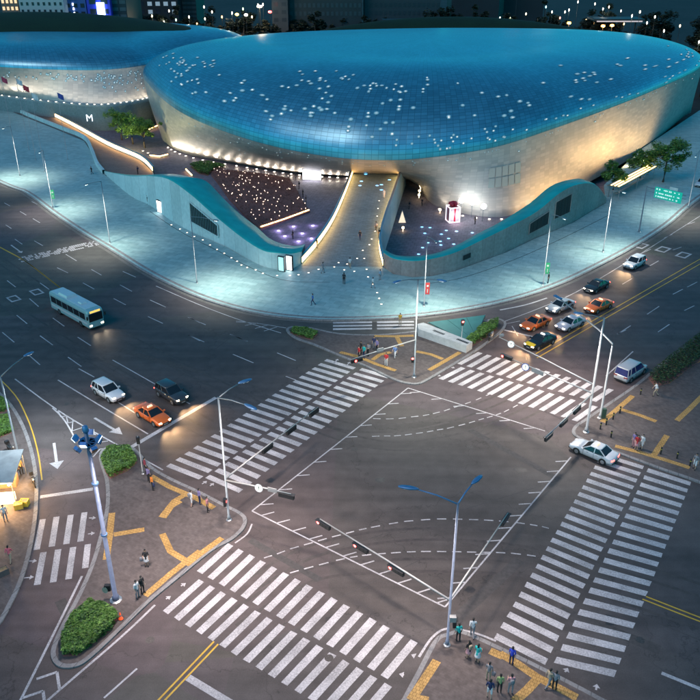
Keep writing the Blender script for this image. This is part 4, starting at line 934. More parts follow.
spot('facade_flood', (0, -34, 18), (0, -12, 40), 220000, (.8, .95, .95), 120, .8, .5, b1)
b2, w2, h2 = building(4, 21, 350, 36, 'beige building with warm lit shop fronts at the top left corner', M_far4, 4, 7, wm=glow('warm_shop', (1, .6, .2), .5), rowz=18)
b3, w3, h3 = building(67, 88, 350, 36, 'blue lit facade with vertical strip of white lights', mat('blue_facade', (.05, .12, .35), .6), 3, 6, wm=M_wdark, rowz=18)
spot('facade_flood', (0, -26, 20), (0, -12, 36), 9000, (.12, .3, 1), 120, .8, .5, b3)
for k in range(6): MB().box((-w3 * .05 - .1 * k, -12.7, 24 + k * 1.7), (.5, .2, .9)).build('strip_light', glow('strip_white', (.85, .9, 1), 3), b3)
b4, w4, h4 = building(89, 112, 349, 36, 'deep blue glowing building beside a tall bright sign', mat('deep_blue_facade', (.03, .05, .5), .6), 2, 5, wm=M_wdark, rowz=18)
spot('facade_flood', (0, -24, 22), (0, -12, 38), 26000, (.05, .08, 1), 130, .8, .5, b4)
a_ = thing('sign_board', 'tall leaning bright blue white sign on the deep blue building', 'sign', b4.location + Vector((w4 * .1, -13.2, 0))); MB().box((0, 0, 29.5), (3.0, .4, 7.5)).build('panel', glow('bright_sign', (.45, .62, 1), 4.5), a_); MB().box((0, .25, 13), (.5, .3, 26)).build('post', M_far1, a_)
building(113, 128, 352, 36, 'narrow grey tower with pale window bands beside the deep blue building', M_far2, 2, 6, wm=mat('pale_band', (.06, .09, .10), .5), ww=.8, rowz=20)
building(130, 178, 420, 34, 'dark building with scattered lamps behind the trees, second block from the sign', M_far1, 6, 5, rowz=16)
building(182, 196, 430, 36, 'slim dark teal tower behind the trees', M_far2, 3, 12, wm=mat('slim_band', (.035, .06, .075), .4), ww=.9, rowz=12)
building(272, 288, 380, 35, 'dark corner block with two black windows above the mound', mat('corner_block', (.035, .05, .06), .7), 2, 6, wm=M_wdark, rowz=16)
building(289, 362, 385, 35, 'wide plain dark teal facade above the middle of the roof', M_far2, 16, 5, wm=mat('faint_window', (.026, .05, .06), .5), rowz=18)
building(364, 440, 390, 35, 'wide dark facade to the right of the teal one', mat('far_c', (.02, .036, .046), .6), 16, 5, wm=mat('faint_window2', (.015, .028, .038), .5), rowz=18)
building(452, 500, 520, 45, 'far dark block behind the trees right of centre', M_far1, 6, 4, rowz=20)
building(505, 545, 540, 42, 'far dark block with a white sign and red lamp', M_far1, 6, 4, rowz=18)
t_ = thing('roof_sign', 'small white lit sign among dark trees at the top right', 'sign', (106, 470, 0)); MB().box((0, 0, 34), (11, .4, 3.2)).build('panel', glow('sign_white', (.8, .95, .9), 1.1), t_); MB().box((0, .3, 16), (.8, .3, 32)).build('post', M_far1, t_)
t_ = thing('red_beacon', 'red beacon lamp high in the trees at the top right', 'lamp', (90, 470, 0)); MB().box((0, 0, 40), (2.6, .5, 3)).build('lens', glow('beacon_red', (1, .05, .08), 1.6), t_); MB().box((0, .3, 19), (.4, .3, 38)).build('post', M_far1, t_)
# elevated lane / station roof with lights behind the mound
def far_pavilion(x, Y, z, L_, label, m, w=6):
    t = thing('far_pavilion', label, 'pavilion', (x, Y, -6.5)); MB().box((0, 0, z + 6.5), (L_, w, .8)).build('roof', M_far2, t); MB().box((0, -w / 2 - .1, z + 6.0), (L_ * .9, .2, .5)).build('light_band', m, t)
    for k in range(4): MB().box((-L_ * .4 + k * L_ * .27, 0, (z + 6) / 2), (.5, .5, z + 6)).build('column', M_far1, t)
far_pavilion(22, 350, 20, 18, 'low pavilion with a warm lit edge behind the roof centre', glow('pav_warm', (1, .7, .35), 1.6))
far_pavilion(62, 360, 19, 9, 'small pavilion with a thin warm edge behind the roof', glow('pav_warm2', (1, .7, .4), .9))
far_pavilion(117, 380, 18, 22, 'long station roof with a pale lit edge at the top right', glow('pav_pink', (1, .75, .7), .2), 12)
M_leafN = [mat('night_leaf_a', (.007, .016, .008), .8, 0, .3), mat('night_leaf_b', (.012, .024, .010), .8, 0, .3), mat('night_leaf_c', (.005, .011, .007), .8, 0, .3)]
TREES = [(-92, 385), (-80, 372), (-70, 390), (-58, 365), (-48, 380), (-36, 366), (-26, 385), (-14, 368), (-4, 390), (8, 372), (20, 395), (34, 378), (46, 392), (58, 376), (72, 396), (84, 380), (96, 402), (108, 384), (122, 404), (134, 388), (148, 408), (160, 386), (172, 404), (184, 380), (150, 350), (165, 335), (180, 350), (196, 365), (140, 330), (158, 310)]
desc = ['dark tree in the night tree line behind the roof']
TREES.sort(key=lambda q: q[0] / q[1])
for i, (x, Y) in enumerate(TREES):
    tree(Vector((x, Y, -6.5)), random.uniform(29, 34) if x < 130 else random.uniform(25, 32), random.uniform(5, 7.5), ORD[i] + ' dark tree from the left in the night tree line behind the roof', 3200, 1.35, M_leafN, group='night tree line behind the roof')
def far_lamp(px, py, Y, label, m, watts=0, r=.26, c=(1, .9, .7)):
    x = (px - 350) / FPX; yv = (py - 350) / FPX; d = Vector((x, _c - yv * _s, -_s - yv * _c)); p = Vector((0, 0, CAM_H)) + d * (Y / d.y)
    t = thing('far_street_lamp', label, 'lamp', (p.x, p.y, -6.5), 0, 'far street lamps behind the roof'); h = p.z + 6.5
    MB().tube([(0, 0, 0), (0, 0, h)], [.14, .08], 6).build('pole', M_far1, t); MB().lathe([(.1, -.5), (r * .8, -.3), (r, 0), (r * .8, .4), (.1, .55)], 8, (0, 0, h)).build('lamp_globe', m, t, True)
    if watts: point('far_glow', (0, -1.2, h - .4), watts, c, .5, t)
mL = glow('far_lamp_white', (1, .88, .70), 3.5); mO = glow('far_lamp_orange', (1, .36, .04), 4)
for i, (x, y) in enumerate(sorted(((169, 11), (189, 17), (204, 7), (205, 19), (164, 22), (167, 24), (258, 5), (263, 4.5), (260, 6.5), (232, 13), (565, 12), (569, 10), (552, 12), (595, 4), (609, 7), (621, 11), (632, 16), (647, 23), (664, 31), (603, 9), (578, 2), (442, 12), (699, 42), (510, 17), (500, 18)))):
    far_lamp(x, y, 372 if x < 300 else (400 if x < 630 else 330), ORD[i] + ' tiny white street lamp from the left among the dark trees behind the roof', mL, 500 if i % 3 == 0 else 0)
for x, y, l in ((603, 26, 'middle'), (612, 25.5, 'rightmost'), (569, 23, 'leftmost')): far_lamp(x, y, 352, l + ' of three orange street lamps glowing behind the roof edge', mO, 1500, .9, (1, .4, .1))
far_lamp(259.5, 6.5, 362, 'large warm glaring lamp behind the mound beside the red light', glow('glare_lamp', (1, .7, .4), 18), 2500, 1.1, (1, .6, .3))
for x, y, c, l in ((270, 12, (1, .06, .05), 'red lamp on the far street behind the mound'), (237, 14.5, (1, .7, .1), 'yellow lamp on the far street behind the mound'), (246, 15, (1, .95, .8), 'white shop lamp on the far street behind the mound'), (165, 24, (1, .7, .6), 'pinkish lamp near the ground behind the wing roof'), (69, 29, (.8, 1, .9), 'white lamp at the foot of the pale building')):
    far_lamp(x, y, 360, l, glow('far_c_%d' % x, c, 5), 0, .8)

for i, (x, y, c, l) in enumerate(((152, 16, (1, .75, .4), 'warm'), (176, 20, (.5, 1, .7), 'pale green'), (197, 24, (1, .6, .2), 'amber'), (212, 12, (1, .9, .7), 'cream'), (222, 17, (1, .5, .15), 'orange'), (243, 9, (.6, 1, .5), 'lime'), (252, 17, (1, .8, .5), 'ivory'), (396, 22, (1, .65, .3), 'dim amber'), (420, 21, (1, .6, .25), 'low amber'), (516, 22, (.7, 1, .6), 'leaf green'), (526, 14, (1, .85, .5), 'yellowish'), (538, 20, (1, .8, .5), 'honey'), (546, 7, (.4, .9, 1), 'pale blue'), (560, 18, (1, .3, .2), 'reddish'), (586, 20, (1, .7, .3), 'golden'), (594, 24, (1, .5, .1), 'deep orange'), (624, 24, (1, .6, .2), 'rust orange'), (640, 12, (1, .9, .7), 'soft white'), (655, 17, (1, .95, .8), 'bluish white'), (680, 26, (1, .8, .5), 'lone warm'))):
    far_lamp(x, y, 366 if x < 300 else (396 if x < 630 else 332), l + ' lamp glowing among the dark trees at the top edge, ' + ORD[i] + ' from the left', glow('far_tint_%d' % i, c, 2.4), 300 if i % 4 == 0 else 0, .3, c)
# ================================================================ LAMP POSTS, SIGNAL MASTS, SIGNS
M_red = glow('signal_red', (1, .04, .03), 9); M_green = glow('signal_green', (.05, 1, .5), 6); M_lens_off = mat('signal_lens_off', (.03, .03, .025), .3)
M_lamp = glow('lamp_glass', (.85, .95, 1.0), 1.2)
CY = (.98, .95, .83)
def post(px, ytop, name, label, cat, z=.146, r=.11, m=None, group=None):
    b = at(px[0], px[1], z); h = height_to(b, ytop); t = thing(name, label, cat, b, 0, group)
    MB().tube([(0, 0, 0), (0, 0, .5), (0, 0, .52), (0, 0, h)], [r * 1.5, r * 1.5, r, r * .72], 10).build('pole', m or M_pole, t, True)
    MB().lathe([(r * 2.6, 0), (r * 2.6, .06), (r * 1.6, .12)], 10).build('base_plate', M_steel, t)
    return t, b, h
def lamp_arm(t, b, h, px, dz=.5, m=None, head=None, watts=0, colr=CY, size=150, head_l=1.1, lm=None, r=.055, aim=None):
    e = at(px[0], px[1], b.z + h + dz) - b; s = Vector((0, 0, h - .1)); m_ = s.lerp(e, .5) + Vector((0, 0, .12)); d = (e - s); d.z = 0; d.normalize()
    MB().tube([s, m_, e], [r * 1.2, r, r * .8], 8).build('arm', m or M_pole, t, True)
    hd = MB(); n = Vector((-d.y, d.x, 0)); L = head_l
    rings = []
    for f, w, hh in ((-.15, .05, .05), (0, .13, .08), (.35, .2, .1), (.8, .17, .08), (1, .06, .04)):
        c = e + d * L * f + Vector((0, 0, .02)); rings.append([c + n * w - Vector((0, 0, hh * .5)), c + n * w * .8 + Vector((0, 0, hh)), c - n * w * .8 + Vector((0, 0, hh)), c - n * w - Vector((0, 0, hh * .5))])
    hd.loft(rings, True, 0, True, True); o = hd.build('lamp_head', head or M_bluemetal, t, True)
    c = e + d * L * .45 - Vector((0, 0, .06)); MB().box(c, (.5, .24, .03), math.atan2(d.y, d.x)).build('lens', lm or M_lamp, o)
    if watts: spot('lamp_beam', c - Vector((0, 0, .1)), (aim - b) if aim is not None else Vector((c.x, c.y, -1)), watts, colr, size, 1.0, .45, t)
def mast_arm(t, b, za, px, ze, m=None, r=.09, sx=(0, 0)):
    e = at(px[0], px[1], b.z + ze) - b; s = Vector((sx[0], sx[1], za)); MB().tube([s, s.lerp(e, .5) + Vector((0, 0, .05)), e], [r, r * .8, r * .55], 8).build('mast_arm', m or M_polew, t, True); return s, e
def signal(t, p, along, face, lit, n=4, vert=False, lens_m=None):
    d = Vector(along); d.z = 0; d.normalize(); f = Vector((-d.y, d.x, 0)); f = f if f.dot(Vector(face)) > 0 else -f; rz = math.atan2(d.y, d.x); p = Vector(p) - Vector((0, 0, .32)); L = .38 * n
    o = MB().box(p, (.34, .26, L) if vert else (L, .26, .40), rz).build('signal_head', M_black, t)
    mb = MB(); mb.box(p + Vector((0, 0, L / 2 + .03 if vert else .23)) + f * .05, (.4, .4, .04) if vert else (L + .08, .4, .04), rz); mb.build('visor', M_black, o)
    for k in range(n):
        q = p + (Vector((0, 0, (k - (n - 1) / 2) * .38)) if vert else d * (k - (n - 1) / 2) * .37) + f * .14
        on = (k == lit); MB().disc(q, .15, 12, 0, f).build('lens', (lens_m or M_red) if on else M_lens_off, o)
def round_sign(t, p, face, r=.42, ring=(.6, .03, .05), mark='P'):
    f = Vector(face).normalized(); p = Vector(p)
    o = MB().disc(p + f * .05, r, 20, 0, f).build('round_sign', mat('sign_ring_%.2f' % ring[0], ring, .5), t); MB().disc(p + f * .056, r * .76, 20, 0, f).build('sign_face', mat('sign_white', (.30, .30, .32), .6), o)
    MB().disc(p + f * .0, r, 20, 0, -f).build('sign_back', M_polew, o)
    q = f.to_track_quat('Z', 'Y').to_matrix(); mb = MB()
    mb.box(p + f * .06, (.08, r * .85, .01), rot=q); mb.box(p + f * .0605 + q @ Vector((.0, r * .3, 0)), (r * .5, .08, .01), rot=q); mb.build('sign_mark', M_black, o)

# --- lower centre double lamp with two signal arms
t, b, h = post((447, 645), 503, 'street_lamp', 'tall double armed lamp post with red signals on the bottom corner', 'lamp post', m=mat('bluish_pole', (.16, .19, .26), .45, .3))
lamp_arm(t, b, h, (416, 489), .7, head_l=1.3, watts=3828, colr=(1, .84, .76), m=M_bluemetal); lamp_arm(t, b, h, (473, 483), .7, head_l=1.2, watts=3480, colr=(1, .84, .76), m=M_bluemetal)
s, e = mast_arm(t, b, 4.75, (320, 519), 5.2); dv = e - s
for f_ in (.97, .66, .385): signal(t, s + dv * f_ + Vector((0, 0, -.05)), dv, (-.3, -1, 0), 3 if dv.x > 0 else 3)
s, e = mast_arm(t, b, 4.9, (508, 513), 5.2); dv = e - s; signal(t, s + dv * .95, dv, (1, .8, 0), -1)
MB().box((.25, -.25, 3.1), (.5, .35, .5)).build('control_box', M_polew, t)
signal(t, (.42, -.2, 2.9), (0, 1, 0), (1, 0, 0), -1, 2, True)
# --- left island lamp with signals
t, b, h = post((229, 520), 397, 'street_lamp', 'slim lamp post with signal arms and round signs on the left island corner', 'lamp post')
lamp_arm(t, b, h, (240, 383), .7, head_l=1.2, watts=3305, colr=(1, .84, .76)); lamp_arm(t, b, h, (246, 405), .5, head_l=1.3, watts=2609, colr=(1, .84, .76))
s, e = mast_arm(t, b, 4.9, (318, 407), 5.1); dv = e - s
for f_ in (.95, .68, .42): signal(t, s + dv * f_, dv, (.3, 1, 0), -1)
s, e = mast_arm(t, b, 4.7, (291, 494), 5.0); dv = e - s
round_sign(t, s + dv * .52 + Vector((0, -.1, .0)), (-.4, -1, .15), .42, (.55, .56, .58)); MB().box(s + dv * .72, (.9, .08, .45), math.atan2(dv.y, dv.x)).build('sign_plate', M_polew, t); signal(t, s + dv * .93, dv, (.4, 1, 0), -1)
signal(t, (-.2, -.25, 2.6), (0, 1, 0), (.3, -1, 0), 1, 2, True)
# --- central island lamp
t, b, h = post((414, 377), 279, 'street_lamp', 'lamp post with two short arms in the middle of the central island', 'lamp post')
lamp_arm(t, b, h, (400, 281), .4, watts=3770); lamp_arm(t, b, h, (438, 280), .4, watts=3770)
s, e = mast_arm(t, b, 5.3, (350, 360), 4.8); dv = e - s; signal(t, s + dv * .90, dv, (-.4, -1, 0), 2, lens_m=M_red); MB().box(s + dv * .55 + Vector((0, 0, .1)), (.9, .1, .5), math.atan2(dv.y, dv.x)).build('sign_plate', M_polew, t)
signal(t, (-.3, -.3, 3.0), (1, 0, 0), (0, -1, 0), 1, 2, True)
# --- right corner: signal mast and bent lamp
t, b, h = post((586, 432), 318, 'signal_mast', 'tall signal mast on the right corner with arms over the crosswalks', 'signal mast', r=.14, m=M_polew)
lamp_arm(t, b, h, (582, 314), .1, head_l=.9, r=.05, watts=5437, colr=(1, .92, .85))
s, e = mast_arm(t, b, 6.2, (499, 337), 6.4); dv = e - s; round_sign(t, s + dv * .86 + Vector((0, -.1, -.1)), (-.5, -1, .1), .45, (.55, .08, .2)); MB().box(e + Vector((.3, 0, .25)), (.5, .25, .28), .3).build('camera', M_pole, t)
s, e = mast_arm(t, b, 5.1, (504, 356), 5.3); dv = e - s; signal(t, s + dv * .965 + Vector((0, 0, .3)), dv, (-.4, -1, 0), 3); round_sign(t, s + dv * .74 + Vector((0, -.1, -.2)), (-.5, -1, .1), .48, (.05, .09, .35)); MB().box(s + dv * .6 + Vector((0, -.05, -.25)), (1.6, .08, .4), math.atan2(dv.y, dv.x)).build('sign_plate', M_polew, t)
s, e = mast_arm(t, b, 5.0, (546, 437), 5.1); dv = e - s
for f_ in (.94, .63, .34): signal(t, s + dv * f_, dv, (-1, -.6, 0), 3 if f_ > .9 else 0)
t, b, h = post((600, 418), 345, 'street_lamp', 'bent steel lamp post beside the tall signal mast on the right corner', 'lamp post', r=.13, m=M_polew)
e = at(599, 330, h + 1.0) - b; e2 = at(560, 299, h + 2.2) - b
MB().tube([(0, 0, h - .05), e * .0 + Vector((0, 0, h + .15)), e, e2], [.11, .11, .09, .07], 8).build('arm', M_polew, t, True); d_ = (e2 - e).normalized()
o = MB().box(e2 + d_ * .4, (1.2, .36, .16), math.atan2(d_.y, d_.x)).build('lamp_head', M_bluemetal, t); MB().box(e2 + d_ * .4 - Vector((0, 0, .1)), (.9, .28, .03), math.atan2(d_.y, d_.x)).build('lens', M_lamp, o); spot('lamp_beam', e2 + d_ * .4 - Vector((0, 0, .25)), Vector((e2.x, e2.y, 0)), 5200, (1, .82, .68), 150, 1, .4, t)
MB().box((.3, -.1, .75), (.5, .4, 1.2)).build('control_box', mat('green_box', (.05, .09, .06), .5), t)
# --- tall floodlight mast on the left island
t, b, h = post((116, 600), 432, 'floodlight_mast', 'tallest mast on the left island with a blue ring of floodlights', 'lamp mast', r=.2, m=mat('blue_grey_pole', (.13, .16, .24), .45, .3))
for z in (.42, .72): MB().lathe([(.2, -.06), (.27, -.06), (.27, .06), (.2, .06)], 12, (0, 0, h * z)).build('collar', M_bluemetal, t)
MB().lathe([(.62, h - 1.0), (.7, h - 1.0), (.7, h - .9), (.62, h - .9), (.62, h - 1.0)], 20).build('ring', M_bluemetal, t)
for k in range(8):
    a = k * PI / 4; d = Vector((math.cos(a), math.sin(a), 0)); c = d * .85 + Vector((0, 0, h - (1.15 if k % 2 else .55))); M3 = Matrix.Rotation(a, 3, 'Z') @ Matrix.Rotation(R(35), 3, 'Y')
    o = MB().box(c, (.26, .46, .42), rot=M3).build('floodlight', mat('flood_blue', (.16, .30, .62), .4, .3), t); MB().box(c + M3 @ Vector((.17, 0, 0)), (.03, .46, .42), rot=M3).build('lens', M_lens_off if k % 2 else M_lamp, o); MB().bar(d * .1 + Vector((0, 0, h - .95)), d * .7 + Vector((0, 0, h - .95)), .06).build('bracket', M_bluemetal, t)
MB().lathe([(.22, 0), (.26, .15), (.2, .5), (.05, .6)], 12, (0, 0, h)).build('cap', M_bluemetal, t, True)
spot('flood_beam', (1.7, 1.7, h - 1.5), (9, 9, 0), 5600, (1, .82, .74), 165, 1, .8, t); spot('flood_beam', (1.9, -1.0, h - 1.5), (6, -4, 0), 2600, (1, .86, .84), 165, 1, .8, t)
MB().box((-.55, .1, 1.3), (.5, .3, .6)).build('control_box', M_black, t); MB().disc((-.75, -.1, 1.2), .3, 14, 0, (-.4, -1, .2)).build('mirror', M_steel, t)
# --- left edge lamp
t, b, h = post((19, 458), 376, 'street_lamp', 'slim lamp post beside the lit stall at the left edge', 'lamp post')
lamp_arm(t, b, h, (25, 356), .9, head_l=1.1, watts=5075, colr=(.9, .97, 1))
# --- plaza lamps
PL = [((110, 243), 181, (88, 184), 'plaza lamp post in front of the pale walkway corner, without a banner'), ((197, 283), 216, (214, 220), 'plaza lamp post in front of the louvred window'), ((543, 285), 214, (563, 218), 'plaza lamp post with green banner in front of the brown parapet'), ((603, 252), 191, (622, 192), 'plaza lamp post between the green road sign and the brown parapet'), ((424, 306), 236, (435, 241), 'plaza lamp post with red banner behind the central island'), ((53, 208), 150, (40, 152), 'plaza lamp post with green banner at the left kerb'), ((20, 176), 126, (4, 128), 'plaza lamp post nearest the left edge'), ((688, 208), 150, (696, 156), 'plaza lamp post farthest right beyond the green road sign')]
for px, yt, ar, lb in PL:
    t, b, h = post(px, yt, 'plaza_lamp', lb, 'lamp post', .12, .085)
    lamp_arm(t, b, h, ar, .15, head_l=.9, head=M_pole, watts=5200, size=120, colr=CY, r=.045, lm=glow('plaza_lamp_glass', (.8, 1, .98), 4))
    if px[0] in (53, 543, 424):
        mb = MB(); mb.box((.42, 0, 2.9), (.62, .03, 1.9)); mb.build('banner', mat('red_banner', (.55, .05, .05), .7) if px[0] == 424 else mat('green_banner', (.03, .38, .16), .7), t); mb = MB(); mb.box((.38, 0, 3.87), (.75, .05, .05)); mb.box((.38, 0, 1.93), (.75, .05, .05)); mb.build('bracket', M_pole, t); mb = MB(); mb.box((.42, -.02, 3.3), (.3, .012, .3)); mb.box((.42, -.02, 2.5), (.12, .012, .6)); mb.build('print', mat('banner_print', (.6, .65, .6), .7), t)
# --- green road sign on its gantry
t, b, h = post((639, 232), 186, 'road_sign', 'large green direction sign hanging from a steel gantry', 'road sign', .12, .13)
e = at(686, 196, h - .1 + .12) - b; MB().tube([(0, 0, h - .2), e], [.09, .07], 8).build('gantry_arm', M_pole, t); MB().tube([(0, 0, h - .9), e - Vector((0, 0, .6))], [.05, .05], 8).build('gantry_arm', M_pole, t)
dv = e - Vector((0, 0, h)); rz = math.atan2(dv.y, dv.x); c = Vector((0, 0, h)) + dv * .58; f = Vector((-math.sin(rz), math.cos(rz), 0)); f = f if f.y < 0 else -f
sg = MB().box(c + f * .2 - Vector((0, 0, .6)), (5.4, .1, 2.0), rz).build('sign_board', mat('sign_green', (.01, .33, .24), .5, 0, .05, 1, emit=(.0, .5, .36), estr=.25), t)
mb = MB(); d = Vector((math.cos(rz), math.sin(rz), 0)); rs = random.Random(5)
for line_, zz in ((0, .05), (1, -.65), (2, -1.25)):
    x = -2.3
    while x < 2.2:
        w = rs.uniform(.14, .3)
        if rs.random() < .8: mb.box(c + d * x + f * .262 + Vector((0, 0, zz)), (w, .012, rs.uniform(.16, .3)), rz)
        x += w + rs.choice((.08, .08, .3))
mb.build('lettering', mat('sign_text_white', (.7, .75, .72), .5, emit=(.8, 1, .95), estr=.3), sg, kind='stuff')
MB().box(c + f * .2 + d * .9 + Vector((0, 0, .75)), (1.6, .1, .5), rz).build('sign_plate', mat('sign_pale', (.55, .62, .62), .5), t)
# --- flag poles before the wing
for i, (x, y, yt, c_) in enumerate(((36, 160, 84, (.5, .04, .06)), (45, 172, 92, (.6, .6, .62)), (68, 160, 92, (.04, .07, .3)), (29, 150, 78, (.55, .55, .6)), (15, 150, 76, (.45, .05, .10)))):
    t, b, h = post((x, y), yt, 'flagpole', ['flagpole with a dark red flag beside the walkway parapet, third from the left', 'flagpole with a white flag standing nearest the kerb', 'flagpole with a navy flag, rightmost of the row', 'flagpole with a pale flag, second from the left', 'flagpole with a crimson flag, leftmost of the row'][i], 'flagpole', .12, .05, M_polew)
    mb = MB(); nx = 7; V = []; F = []
    for k in range(nx):
        for j in range(4): V.append((k * .22 + .06, .1 * math.sin(k * 1.1 + j * .4), h - .15 - j * .42 - k * .10))
    for k in range(nx - 1):
        for j in range(3): F.append((k * 4 + j, k * 4 + j + 1, k * 4 + j + 5, k * 4 + j + 4))
    mb.add(V, F); mb.build('flag', mat('flag_%d' % i, c_, .8), t, True)
# --- pedestrian signals on short posts
for px, yt, lb, lit in (((143, 474), 437, 'short post with a dark pedestrian signal at the upper tip of the left island', -1), ((461, 345), 320, 'short post with a red pedestrian signal beside the hedge of the central island', 1)):
    t, b, h = post(px, yt, 'pedestrian_signal', lb, 'signal', .146, .06, M_polew); signal(t, (0, 0, h - .1), (1, .3, 0), (0, -1, 0), lit, 2, True); MB().box((0, 0, h + .06), (.1, .1, .1)).build('cap', M_polew, t)
# --- bollards on the right corner, by the stall
for i_, (x, y) in enumerate(z0([(232, 425), (192, 462), (152, 495), (180, 568), (118, 520), (470, 665), (565, 690), (640, 735), (352, 318)], (580, 340), K5)):
    t = thing('bollard', ['black bollard nearest the bent lamp post', 'black bollard second from the bent lamp post along the strip', 'black bollard beside the control box on the right corner', 'black bollard between the mast and the waiting group', 'black bollard closest to the signal mast', 'black bollard just right of the waiting group', 'black bollard third from the right edge at the crosswalk', 'black bollard nearest the person at the right crosswalk kerb', 'black bollard beside the parked van'][i_], 'bollard', at(x, y, .146), 0, 'bollards on the right corner')
    MB().lathe([(.11, 0), (.09, .04), (.08, .72), (.1, .76), (.08, .88), (.02, .92)], 10).build('shaft', M_black, t, True); MB().lathe([(.084, .58), (.087, .6), (.087, .66), (.084, .68)], 10).build('band', mat('bollard_band', (.5, .45, .1), .5), t)
# orange marker by the hedge
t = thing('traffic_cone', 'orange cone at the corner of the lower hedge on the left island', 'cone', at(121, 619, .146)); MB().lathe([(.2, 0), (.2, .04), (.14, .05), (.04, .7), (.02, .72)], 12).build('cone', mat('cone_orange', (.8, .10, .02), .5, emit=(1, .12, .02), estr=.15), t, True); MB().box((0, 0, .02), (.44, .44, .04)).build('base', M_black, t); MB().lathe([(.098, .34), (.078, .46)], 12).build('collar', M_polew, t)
# --- low white vent structure and glass roof on the central island
v = thing('subway_vent', 'low white sloping vent block with dark slots on the central island', 'vent block', (0, 0, 0)); P_ = [at(417, 331, .146), at(423, 329.5, .146), at(472, 349, .146), at(466, 353, .146), at(418, 336, .146)]
mb = MB(); top = [Vector((p.x, p.y, .146 + 1.15)) for p in P_]; mb.prism([(p.x, p.y) for p in P_], .1, 1.25); mb.build('block', mat('vent_white', (.42, .43, .43), .7, 0, .15, 1.5), v)
for f0 in (.38, .86):
    c = P_[1].lerp(P_[2], f0).lerp(P_[4].lerp(P_[3], f0), .5); d = (P_[2] - P_[1]).normalized(); o = MB().box((c.x, c.y, 1.26), (1.9, .42, .03), math.atan2(d.y, d.x)).build('slot', M_dark, v)
    for k in range(7): MB().box((c.x + d.x * (k - 3) * .27, c.y + d.y * (k - 3) * .27, 1.285), (.05, .42, .02), math.atan2(d.y, d.x)).build('slat', M_pole, o)
gl = thing('glass_canopy', 'teal glass canopy of a stair entrance beside the white vent block', 'canopy', (0, 0, 0)); Q = [at(428, 326, .146), at(485, 319, .146), at(478, 333, .146), at(466, 343, .146)]
M_tglass = mat('teal_glass', (.035, .14, .14), .6, 0, .1, 1, spec=.4)
mb = MB(); Z = (.75, .8, .6, .5)
for k in range(3):
    a0, a1 = k / 3 + .004, (k + 1) / 3 - .004; q = [Q[0].lerp(Q[1], a0), Q[0].lerp(Q[1], a1), Q[3].lerp(Q[2], a1), Q[3].lerp(Q[2], a0)]; zz = [Z[0] + (Z[1] - Z[0]) * a0, Z[0] + (Z[1] - Z[0]) * a1, Z[3] + (Z[2] - Z[3]) * a1, Z[3] + (Z[2] - Z[3]) * a0]
    top_ = [Vector((p.x, p.y, z_)) for p, z_ in zip(q, zz)]; MB().add(top_ + [p - Vector((0, 0, .06)) for p in top_], [(0, 1, 2, 3), (7, 6, 5, 4), (0, 4, 5, 1), (1, 5, 6, 2), (2, 6, 7, 3), (3, 7, 4, 0)]).build('pane', M_tglass, gl)
for p, z_ in zip(Q, Z): MB().tube([(p.x, p.y, .14), (p.x, p.y, z_)], .07, 8).build('post', M_steel, gl)
for a, b_ in ((0, 1), (3, 2), (0, 3), (1, 2)): MB().bar((Q[a].x, Q[a].y, Z[a] - .1), (Q[b_].x, Q[b_].y, Z[b_] - .1), .05).build('beam', M_tglass, gl)
# --- lit street stall at the left edge
sb = at(3, 492, .146); st = thing('market_stall', 'brightly lit street stall with a grey roof at the left edge', 'stall', sb, R(8))
mb = MB(); mb.add([(-5, -2.2, 2.5), (1.9, -2.2, 2.5), (1.9, 3.0, 2.9), (-5, 3.0, 2.9), (-5, -2.2, 2.62), (1.9, -2.2, 2.62), (1.9, 3.0, 3.02), (-5, 3.0, 3.02)], [(3, 2, 1, 0), (4, 5, 6, 7), (0, 1, 5, 4), (1, 2, 6, 5), (2, 3, 7, 6), (3, 0, 4, 7)]); mb.build('roof', mat('stall_roof', (.34, .37, .38), .6, .1, .2, 1), st)
for x, y in ((-4.8, -2), (1.7, -2), (1.7, 2.8), (-4.8, 2.8)): MB().tube([(x, y, 0), (x, y, 2.55)], .05, 8).build('post', M_steel, st)
MB().box((-1.6, 1.2, .5), (5.6, 1.2, 1.0)).build('counter', mat('counter_wood', (.35, .2, .1), .6), st)
for k in range(5): MB().lathe([(.03, 0), (.12, .06), (.15, .16), (.1, .27), (.02, .3)], 10, (-4 + k * 1.35, -1.9, 2.05)).build('bulb', glow('stall_bulb', (1, .72, .38), 30), st, True)
point('stall_glow', (.4, -2.9, 2.0), 900, (1, .58, .25), .5, st); point('stall_glow', (1.9, .6, 1.7), 260, (1, .66, .32), .4, st); point('stall_glow', (-3, -2.9, 2.0), 900, (1, .62, .3), .5, st)
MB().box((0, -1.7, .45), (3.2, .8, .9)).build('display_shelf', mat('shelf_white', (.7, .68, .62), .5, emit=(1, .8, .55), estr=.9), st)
for i, (x, y, c_, lb) in enumerate(((25, 505, (.75, .5, .05), 'yellow crate beside the lit stall nearest the kerb'), (19, 508, (.7, .45, .06), 'yellow crate tucked against the lit stall'), (4, 574, (.10, .09, .09), 'dark box on the pavement below the lit stall'))):
    t = thing('crate', lb, 'crate', at(x, y, .146), R(20 * i)); mb = MB(); cm_ = mat('crate_%d' % i, c_, .6)
    for s_ in (-1, 1): mb.box((s_ * .38, 0, .3), (.05, .6, .6)); mb.box((0, s_ * .29, .3), (.8, .05, .6))
    mb.box((0, 0, .03), (.78, .56, .06)); mb.build('body', cm_, t); mb = MB()
    for k in range(3): mb.box((0, (k - 1) * .18, .5), (.7, .14, .12))
    mb.build('contents', mat('crate_fill', (.3, .22, .12), .7), t)
